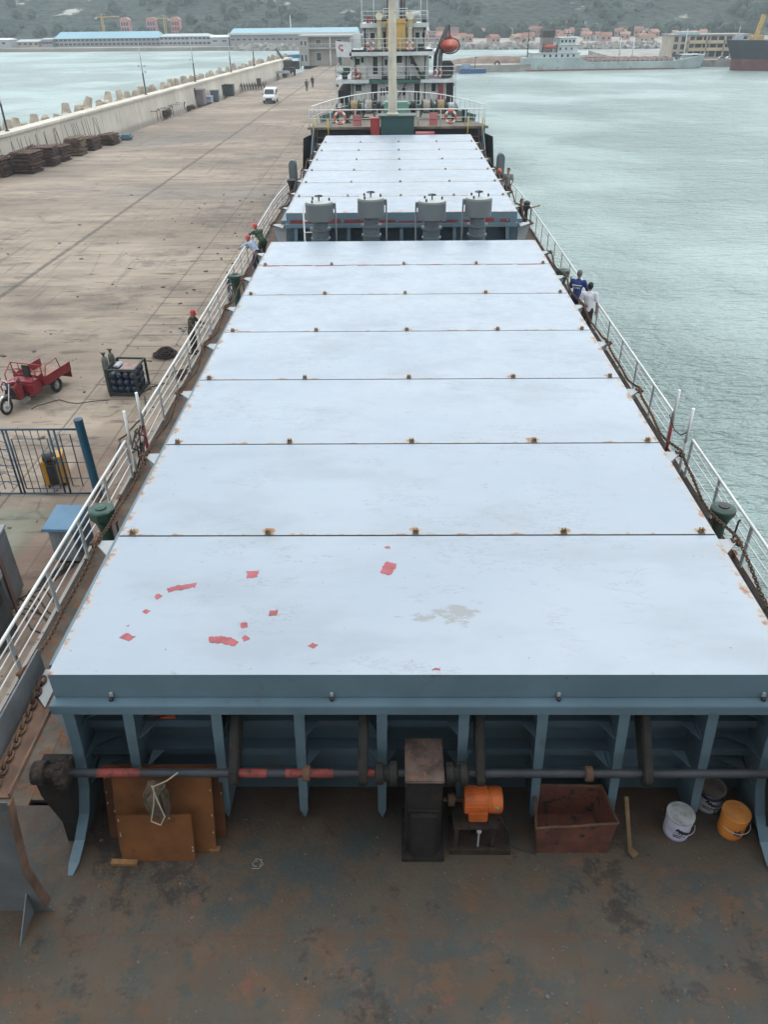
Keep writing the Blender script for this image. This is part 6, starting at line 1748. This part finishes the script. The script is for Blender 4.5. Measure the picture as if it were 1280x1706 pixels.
for i, x in enumerate((-124.5, -112.3, -101)):
    z1 = 9.8; t = block('tower_block', ['leftmost pink apartment tower with a stepped top behind the blue roof', 'middle pink apartment tower behind the blue roof', 'rightmost salmon apartment tower beside the yellow crane'][i], x-2.1, x+2.1, 420, 424, 1.2, z1, pm(['tower_pink', 'tower_rose', 'tower_salmon'][i], [(.42, .22, .21), (.42, .20, .22), (.46, .20, .16)][i], .9, .1, .4), group='pink towers behind the warehouses')
    MB().prism([(-2.3, z1-1.19), (2.3, z1-1.19), (1.0, z1-.2), (-1.0, z1-.2)], 'y', -2.1, 2.1).build('roof', pm('tower_roof', (.45, .25, .22), .9), t)
    for c_ in (-1.2, 0, 1.2):
        for r_ in range(3): win(t, x+c_-.3, x+c_+.3, 3.4+r_*2.1, 4.6+r_*2.1, 420, frame=False)
M_cr = pm('crane_yellow', (.45, .30, .08), .6)
for x, z, y, j, lab in ((-134, 11.0, 418, 8, 'yellow tower crane left of the pink towers'), (-105.3, 10.2, 418, -6, 'yellow tower crane between the middle and the right pink tower')):
    t = thing('tower_crane', lab, 'crane', (x, y, 1.2), 0, 'tower cranes behind the warehouses')
    m = MB()
    for a in (-.4, .4):
        for b in (-.4, .4): m.bar((a, b, 0), (a, b, z-1.2), .16, .16)
    for i in range(10): m.bar((-.4, -.4, i*(z-1.2)/10), (.4, -.4, (i+1)*(z-1.2)/10), .1, .1)
    m.build('mast', M_cr, t)
    m = MB(); m.bar((-j*.35, 0, z-1.2), (j, 0, z-1.0), .3, .4); m.bar((0, 0, z-1.2), (0, 0, z+.2), .3, .3); m.bar((0, 0, z+.2), (j*.8, 0, z-.9), .08, .08); m.bar((0, 0, z+.2), (-j*.3, 0, z-1.0), .08, .08); m.build('jib', M_cr, t)
    MB().bb(-j*.35-.5, -j*.35+.5, -.4, .4, z-2.0, z-1.3).build('counterweight', M_grey, t)
t = thing('radio_mast', 'slim white mast rising behind the blue curved roof', 'mast', (-43, 380, 1.2)); MB().tube([(0, 0, 0), (0, 0, 10)], [.35, .15], 8).build('pole', M_wh, t); MB().lathe([(.6, 0), (.6, .3)], n=10).build('base', M_grey, t)
t = thing('wind_mast', 'tall pale mast on the hill right of the moored ship', 'mast', (26, 520, hills_h(26, 520))); MB().tube([(0, 0, 0), (0, 0, 17)], [.7, .2], 8).build('pole', M_wh, t); MB().lathe([(1, 0), (1, .4)], n=10).build('base', M_grey, t)

# houses of the hillside villages
q = random.Random(17)
walls = [pm('house_wall_cream', (.42, .37, .31), .9, .1, .4), pm('house_wall_white', (.46, .45, .44), .9, .1, .4), pm('house_wall_pink', (.42, .27, .23), .9, .1, .4)]
roofs = [pm('house_roof_red', (.26, .125, .09), .9, .2, .5), pm('house_roof_pale', (.33, .20, .15), .9, .2, .5)]
protos = {}
def house(x, y, z, w_, l_, h_, wi, ri, grp, lab):
    key = (wi, ri, grp)
    if key not in protos:
        t = thing('house', lab, 'house', (x, y, z), 0, grp)
        MB().bb(-.5, .5, -.5, .5, -.3, 1).build('wall', walls[wi], t)
        m = MB(); m.add([(-.56, -.56, 1.002), (.56, -.56, 1.002), (.56, .56, 1.002), (-.56, .56, 1.002), (-.52, 0, 1.5), (.52, 0, 1.5)], [(0, 1, 5, 4), (2, 3, 4, 5), (1, 2, 5), (3, 0, 4), (3, 2, 1, 0)]); m.build('roof', roofs[ri], t)
        for x_ in (-.25, .25): MB().bb(x_-.1, x_+.1, -.52, -.501, .35, .7).build('window', M_pane, t)
        protos[key] = t
    else: t = dup(protos[key], None, (x, y, z))
    t.rotation_euler = (0, 0, q.uniform(-.5, .5)); t.scale = (w_, l_, h_); return t


for (x0, x1, y0, y1, n_, nm) in ((34, 128, 350, 440, 42, 'right'), (2, 32, 362, 410, 16, 'mid'), (-60, -8, 395, 450, 12, 'left')):
    for i in range(n_):
        x, y = q.uniform(x0, x1), q.uniform(y0, y1); wi, ri = q.choice((0, 1, 2, 2)), q.choice((0, 0, 1))
        grp = {'right': 'village houses behind the tanker', 'mid': 'houses on the shore right of the moored ship', 'left': 'houses above the curved blue roof'}[nm]
        lab = f"small {['cream', 'white', 'pink'][wi]} house with a {['red', 'pale tiled'][ri]} roof among the " + {'right': 'village houses behind the tanker', 'mid': 'shore houses beside the orange lifeboat', 'left': 'houses above the curved blue roof'}[nm]
        house(x, y, max(hills_h(x, y), 1.2), q.uniform(2.2, 4.5), q.uniform(3, 4), q.uniform(1.5, 2.6), wi, ri, grp, lab)
# apartment row left of the lifeboat
for i, x in enumerate((14.5, 18.5)):
    t = block('apartment_row', ['long pinkish row building on the shore right of the lifeboat', 'second pinkish row building just behind the first on the shore'][i], x, x+9, 372+8*i, 378+8*i, 1.2, 4.6+1.0*i, pm('row_pink', (.36, .25, .22), .9, .1, .4)); MB().bb(-4.7, 4.7, -3.2, 3.2, 3.41+1.0*i, 3.9+1.0*i).build('roof', roofs[1], t)
    for k_ in range(7): win(t, x+.5+1.2*k_, x+1.1+1.2*k_, 2.6, 3.6, 372+8*i, frame=False)
for x, lab in ((2.5, 'left of two round white storage domes behind the davit'), (5.8, 'right of two round white storage domes behind the davit')):
    t = thing('storage_dome', lab, 'dome', (x*1.6+4, 395, 1.2), 0, 'white storage domes'); MB().lathe([(2.6, 0), (2.6, 3.6), (2.2, 5.2), (1.2, 6.2), (0, 6.5)], n=20).build('shell', M_rw, t); MB().lathe([(2.65, 3.55), (2.72, 3.7), (2.6, 3.85)], n=20).build('ring', M_grey, t)

# office building on the right pier
M_of = pm('pier_office_cream', (.43, .37, .29), .9, .1, .4, dirt=.08)
ob = block('pier_building', 'three storey cream office with open galleries on the right pier', 73, 93, 236, 246, 1.5, 6.6, M_of)
MB().bb(-10.3, 10.3, -5.4, 5.2, 5.11, 5.4).build('roof', pm('pier_office_roof', (.25, .24, .22), .8), ob); MB().bb(-8.2, -3.0, -4, 0, 5.41, 6.0).build('roof_hut', pm('roof_hut_blue', (.35, .46, .48), .6), ob)
for z in (1.75, 3.4): MB().bb(-6.2, 10.2, -5.9, -5.01, z, z+.7).build('gallery', pm('gallery_cream', (.46, .38, .25), .9, .1, .4), ob)
for r_ in range(3):
    for x in (73.5, 75.3): win(ob, x, x+.8, 2.0+1.68*r_, 3.0+1.68*r_, 236, frame=False)
    for i in range(8): win(ob, 77.2+1.95*i, 78.5+1.95*i, 1.95+1.68*r_, 3.0+1.68*r_, 236, frame=False)
for i in range(4): MB().bb(-6+4.6*i-.15, -6+4.6*i+.15, -5.9, -5.6, 0, 5.1).build('column', M_of, ob)
q = random.Random(4)
for i, (x, lab) in enumerate(((84, 'pale parked car below the pier office, left one'), (86.2, 'white parked car below the pier office, middle one'), (88.4, 'dark parked car below the pier office, right one'))):
    t = thing('parked_car', lab, 'car', (x, 229 + 0.6*i, 1.5), .3, 'cars parked below the pier office')
    c_ = [pm('car_silver', (.35, .36, .37), .3), pm('car_white', (.6, .6, .6), .3), pm('car_dark', (.04, .045, .05), .3)][i]
    MB().prism([(-.95, .18), (.95, .18), (.98, .4), (.6, .45), (.3, .72), (-.5, .74), (-.9, .45)], 'y', -.38, .38).build('body', c_, t, bevel=.04); MB().prism([(.52, .46), (.28, .68), (-.46, .70), (-.78, .46)], 'y', -.385, .385).build('windows', M_dark, t)
    for a in (-.6, .6):
        for b in (-.34, .34): MB().lathe([(.06, -.06), (.16, -.05), (.16, .05), (.06, .06)], (a, b, .16), 10, 'y').build('wheel', M_tyre, t)

# ================================================================ THE TANKER, THE DARK SHIP AND THE BOAT
tk = thing('tanker', 'pale grey green coastal tanker lying along the right pier', 'tanker', (32, 222, 0), .075)
M_tk = pm('tanker_hull', (.33, .40, .385), .7, .2, .35, rust=.16, rustcol=(.26, .17, .11), dirt=.15, st=(1, 1, .3)); M_tkd = pm('tanker_deck_rust', (.30, .19, .15), .85, .3, .8); M_tkw = pm('tanker_white', (.50, .54, .53), .6, .12, .5, rust=.1)
m = MB(); L_ = 45.5
vs = []; ns = 24
for i in range(ns):
    t_ = i/(ns-1); x = t_*L_; hw = 3.4*min(1, .72+.28*min(1, t_*7))*(1 if t_ < .8 else math.sqrt(max(0.0004, 1-((t_-.8)/.2)**2)))
    top = 2.75 if t_ < .31 else 1.75 if t_ < .86 else 2.0+1.1*((t_-.86)/.14)
    rake = 0 if t_ < .86 else ((t_-.86)/.14)*1.2
    vs += [(x, -hw*.85, -1), (x+rake*.3, -hw*.97, .35), (x+rake, -hw, top), (x+rake, hw, top), (x+rake*.3, hw*.97, .35), (x, hw*.85, -1)]
m.add(vs, [(6*i+j, 6*i+(j+1) % 6, 6*i+6+(j+1) % 6, 6*i+6+j) for i in range(ns-1) for j in range(6)]+[(0, 1, 2, 3, 4, 5), tuple(range(6*ns-6, 6*ns))]); m.build('hull', M_tk, tk)
m = MB(); m.bb(.6, 38, -3.40, -3.0, -.2, .32); m.build('boot_top', pm('boot_red', (.25, .09, .07), .8, .3, .6), tk)
m = MB(); m.bb(15, 38, -1.8, 1.8, 1.75, 2.15); m.tube([(15, -2.2, 2.3), (38, -2.2, 2.2)], .12, 6); m.tube([(15, -1.2, 2.5), (39, -1.2, 2.4)], .12, 6); m.tube([(16, .2, 2.7), (38, .2, 2.5)], .12, 6)
for i in range(9): m.bb(16+2.6*i, 16.5+2.6*i, -2.4, 2, 1.75, 2.65)
m.build('deck_pipes', M_tkd, tk)
m = MB()
for i in range(22): m.bar((14.5+1.2*i, -3.25, 1.75), (14.5+1.2*i, -3.25, 2.55), .07, .07)
for z in (2.2, 2.55): m.bar((14.5, -3.25, z), (39.7, -3.25, z), .05, .05)
m.build('railing', M_tkw, tk)
m = MB(); m.bb(2.0, 13.6, -2.9, 2.9, 2.75, 3.75); m.build('lower_house', M_tkw, tk)
for i in range(6): m = MB(); m.bb(4.6+1.45*i, 5.1+1.45*i, -2.96, -2.901, 2.95, 3.5); m.build('window', M_dark, tk)
m = MB(); m.bb(1.5, 14, -3.2, 3.2, 3.751, 3.9); m.build('boat_deck', M_tkw, tk)
m = MB(); m.bb(8.0, 13.2, -2.2, 2.2, 3.9, 5.4); m.bb(7.8, 13.8, -2.6, 2.6, 5.4, 5.52); m.bb(8.6, 12.6, -2.0, 2.0, 5.52, 6.9); m.bb(8.2, 13.6, -2.3, 2.3, 6.9, 7.05); m.build('bridge', M_tkw, tk)
for i in range(4): m = MB(); m.bb(8.9+.95*i, 9.4+.95*i, -2.06, -2.001, 5.95, 6.5); m.build('window', M_dark, tk)
for i in range(3): m = MB(); m.bb(8.6+1.4*i, 9.0+1.4*i, -2.26, -2.201, 4.4, 4.9); m.build('window', M_dark, tk)
m = MB(); m.bb(4.4, 7.2, -1.2, 1.2, 3.9, 7.0); m.build('funnel', pm('tanker_funnel', (.20, .17, .15), .7), tk); m = MB(); m.bb(4.3, 7.3, -1.25, 1.25, 7.0, 8.5); m.build('funnel_top', M_black, tk)
m = MB(); m.ball((6.0, -2.4, 5.1), (1.9, .7, .5), 14, 8); m.build('lifeboat', M_lbo, tk)
m = MB(); m.tube([(1.2, 0, 2.7), (1.2, 0, 8.8)], .12, 6); m.tube([(4.2, -2.6, 3.9), (4.4, -2.8, 5.8)], .15, 6); m.tube([(7.9, -2.6, 3.9), (7.8, -2.8, 5.8)], .15, 6); m.build('davit', M_rk, tk)
m = MB(); m.tube([(11, 0, 7.0), (11, 0, 8.4)], .1, 6); m.bb(9.8, 12.2, -.1, .1, 7.7, 7.85); m.build('radar_mast', M_black, tk)
for x, h in ((24.5, 4.9), (27.8, 4.6), (34.8, 4.2), (41, 6.6)): m = MB(); m.tube([(x, 0, 1.7), (x, 0, 1.9+h)], [.16, .10], 8); m.build('mast', M_tkw, tk)
m = MB(); m.bb(40.3, 45, -1.6, 1.6, 2.9, 3.05); m.bb(41, 43, -1, 1, 2.3, 3.0); m.build('forecastle', M_tkw, tk)
m = MB(); m.ball((39, -1.5, 2.5), (.7, .6, .7), 8, 6); m.build('winch', M_black, tk)

ds = thing('dark_cargo_ship', 'high bowed black and red cargo ship cut by the right picture edge', 'ship', (79.5, 216, 0), -.12)
m = MB(); vs = []; ns = 14
for i in range(ns):
    t_ = i/(ns-1); x = t_*30; k = math.sqrt(max(.0009, 1-(1-min(1, t_*1.6))**2)); hw = 4.5*k
    fl = 2.2*(1-min(1, t_*2.4)); top = 6.3 if t_ < .42 else 4.6
    vs += [(x+fl, -hw*.7, -1), (x+fl*.9, -hw*.82, 2.4), (x, -hw, top), (x, hw, top), (x+fl*.9, hw*.82, 2.4), (x+fl, hw*.7, -1)]
fs = [(6*i+j, 6*i+(j+1) % 6, 6*i+6+(j+1) % 6, 6*i+6+j) for i in range(ns-1) for j in range(6)]+[(0, 1, 2, 3, 4, 5), tuple(range(6*ns-6, 6*ns))]
m.add(vs, fs)
m.mi = [1 if (len(f) == 4 and k_ % 6 in (0, 4)) else 0 for k_, f in enumerate(fs)]
m.build('hull', [pm('ship_navy_black', (.022, .026, .035), .6, .2, .4, rust=.08), pm('ship_bottom_red', (.13, .045, .04), .8, .25, .5)], ds)
m = MB(); m.bar((6.5, 0, 6.2), (7.4, 0, 11.3), .9, .8); m.build('crane_jib', M_cr, ds); m = MB(); m.bb(5.4, 8.2, -1.3, 1.3, 6.2, 7.2); m.build('crane_house', M_cr, ds)
m = MB()
for i in range(7): m.bar((1+1.6*i, -2.2-.25*i, 6.3), (1+1.6*i, -2.2-.25*i, 7.1), .08, .08)
m.bar((1, -2.2, 7.1), (10.6, -3.7, 7.1), .06, .06); m.build('railing', M_grey, ds)
m = MB(); m.bb(2, 3.6, -1, 1, 6.3, 7.3); m.tube([(2.6, 0, 6.3), (2.6, 0, 9)], .12, 6); m.build('forecastle_house', M_grey, ds)
bt = thing('work_boat', 'small blue work boat moored at the near end of the far pier', 'boat', (19.0, 214.0, 0), .1)
m = MB(); m.prism([(-3.2, -.9), (2.2, -.9), (3.4, 0), (2.2, .9), (-3.2, .9)], 'z', -.4, .95); m.build('hull', pm('boat_blue', (.03, .085, .20), .6, .2, 1), bt, bevel=.06)
m = MB(); m.bb(-2.6, -.6, -.6, .6, .95, 2.0); m.build('cabin', pm('boat_cabin', (.22, .30, .38), .6, .2, 1), bt, bevel=.06); m = MB(); m.tube([(.6, 0, .95), (.6, 0, 3.6)], .08, 6); m.bar((.6, 0, 3.2), (1.2, 0, 3.4), .1, .1); m.build('mast', M_black, bt)
for x, y, lab in ((25.5, 219.4, 'dark tractor tyre fender leaning on the edge of the far pier'),): tag(MB().ring((x, y, 1.6), .55, .22, 'y', 16, 6).build('tyre_fender', M_tyre), lab, 'tyre')

# ================================================================ AIR
hz = MB(); hz.bb(-2000, 2200, -450, 2600, -6, 620)
ho = hz.build('haze', M_wh)
hm = bpy.data.materials.new('haze_air'); hm.use_nodes = True; t_ = hm.node_tree; t_.nodes.remove(t_.nodes['Principled BSDF'])
v_ = t_.nodes.new('ShaderNodeVolumePrincipled'); v_.inputs['Color'].default_value = (.82, .91, .96, 1); v_.inputs['Density'].default_value = .00034; v_.inputs['Anisotropy'].default_value = .0
t_.links.new(v_.outputs[0], t_.nodes['Material Output'].inputs['Volume'])
ho.data.materials.clear(); ho.data.materials.append(hm); ho['kind'] = 'stuff'; ho['label'] = 'thin pale grey sea haze veiling the far shore and hills'
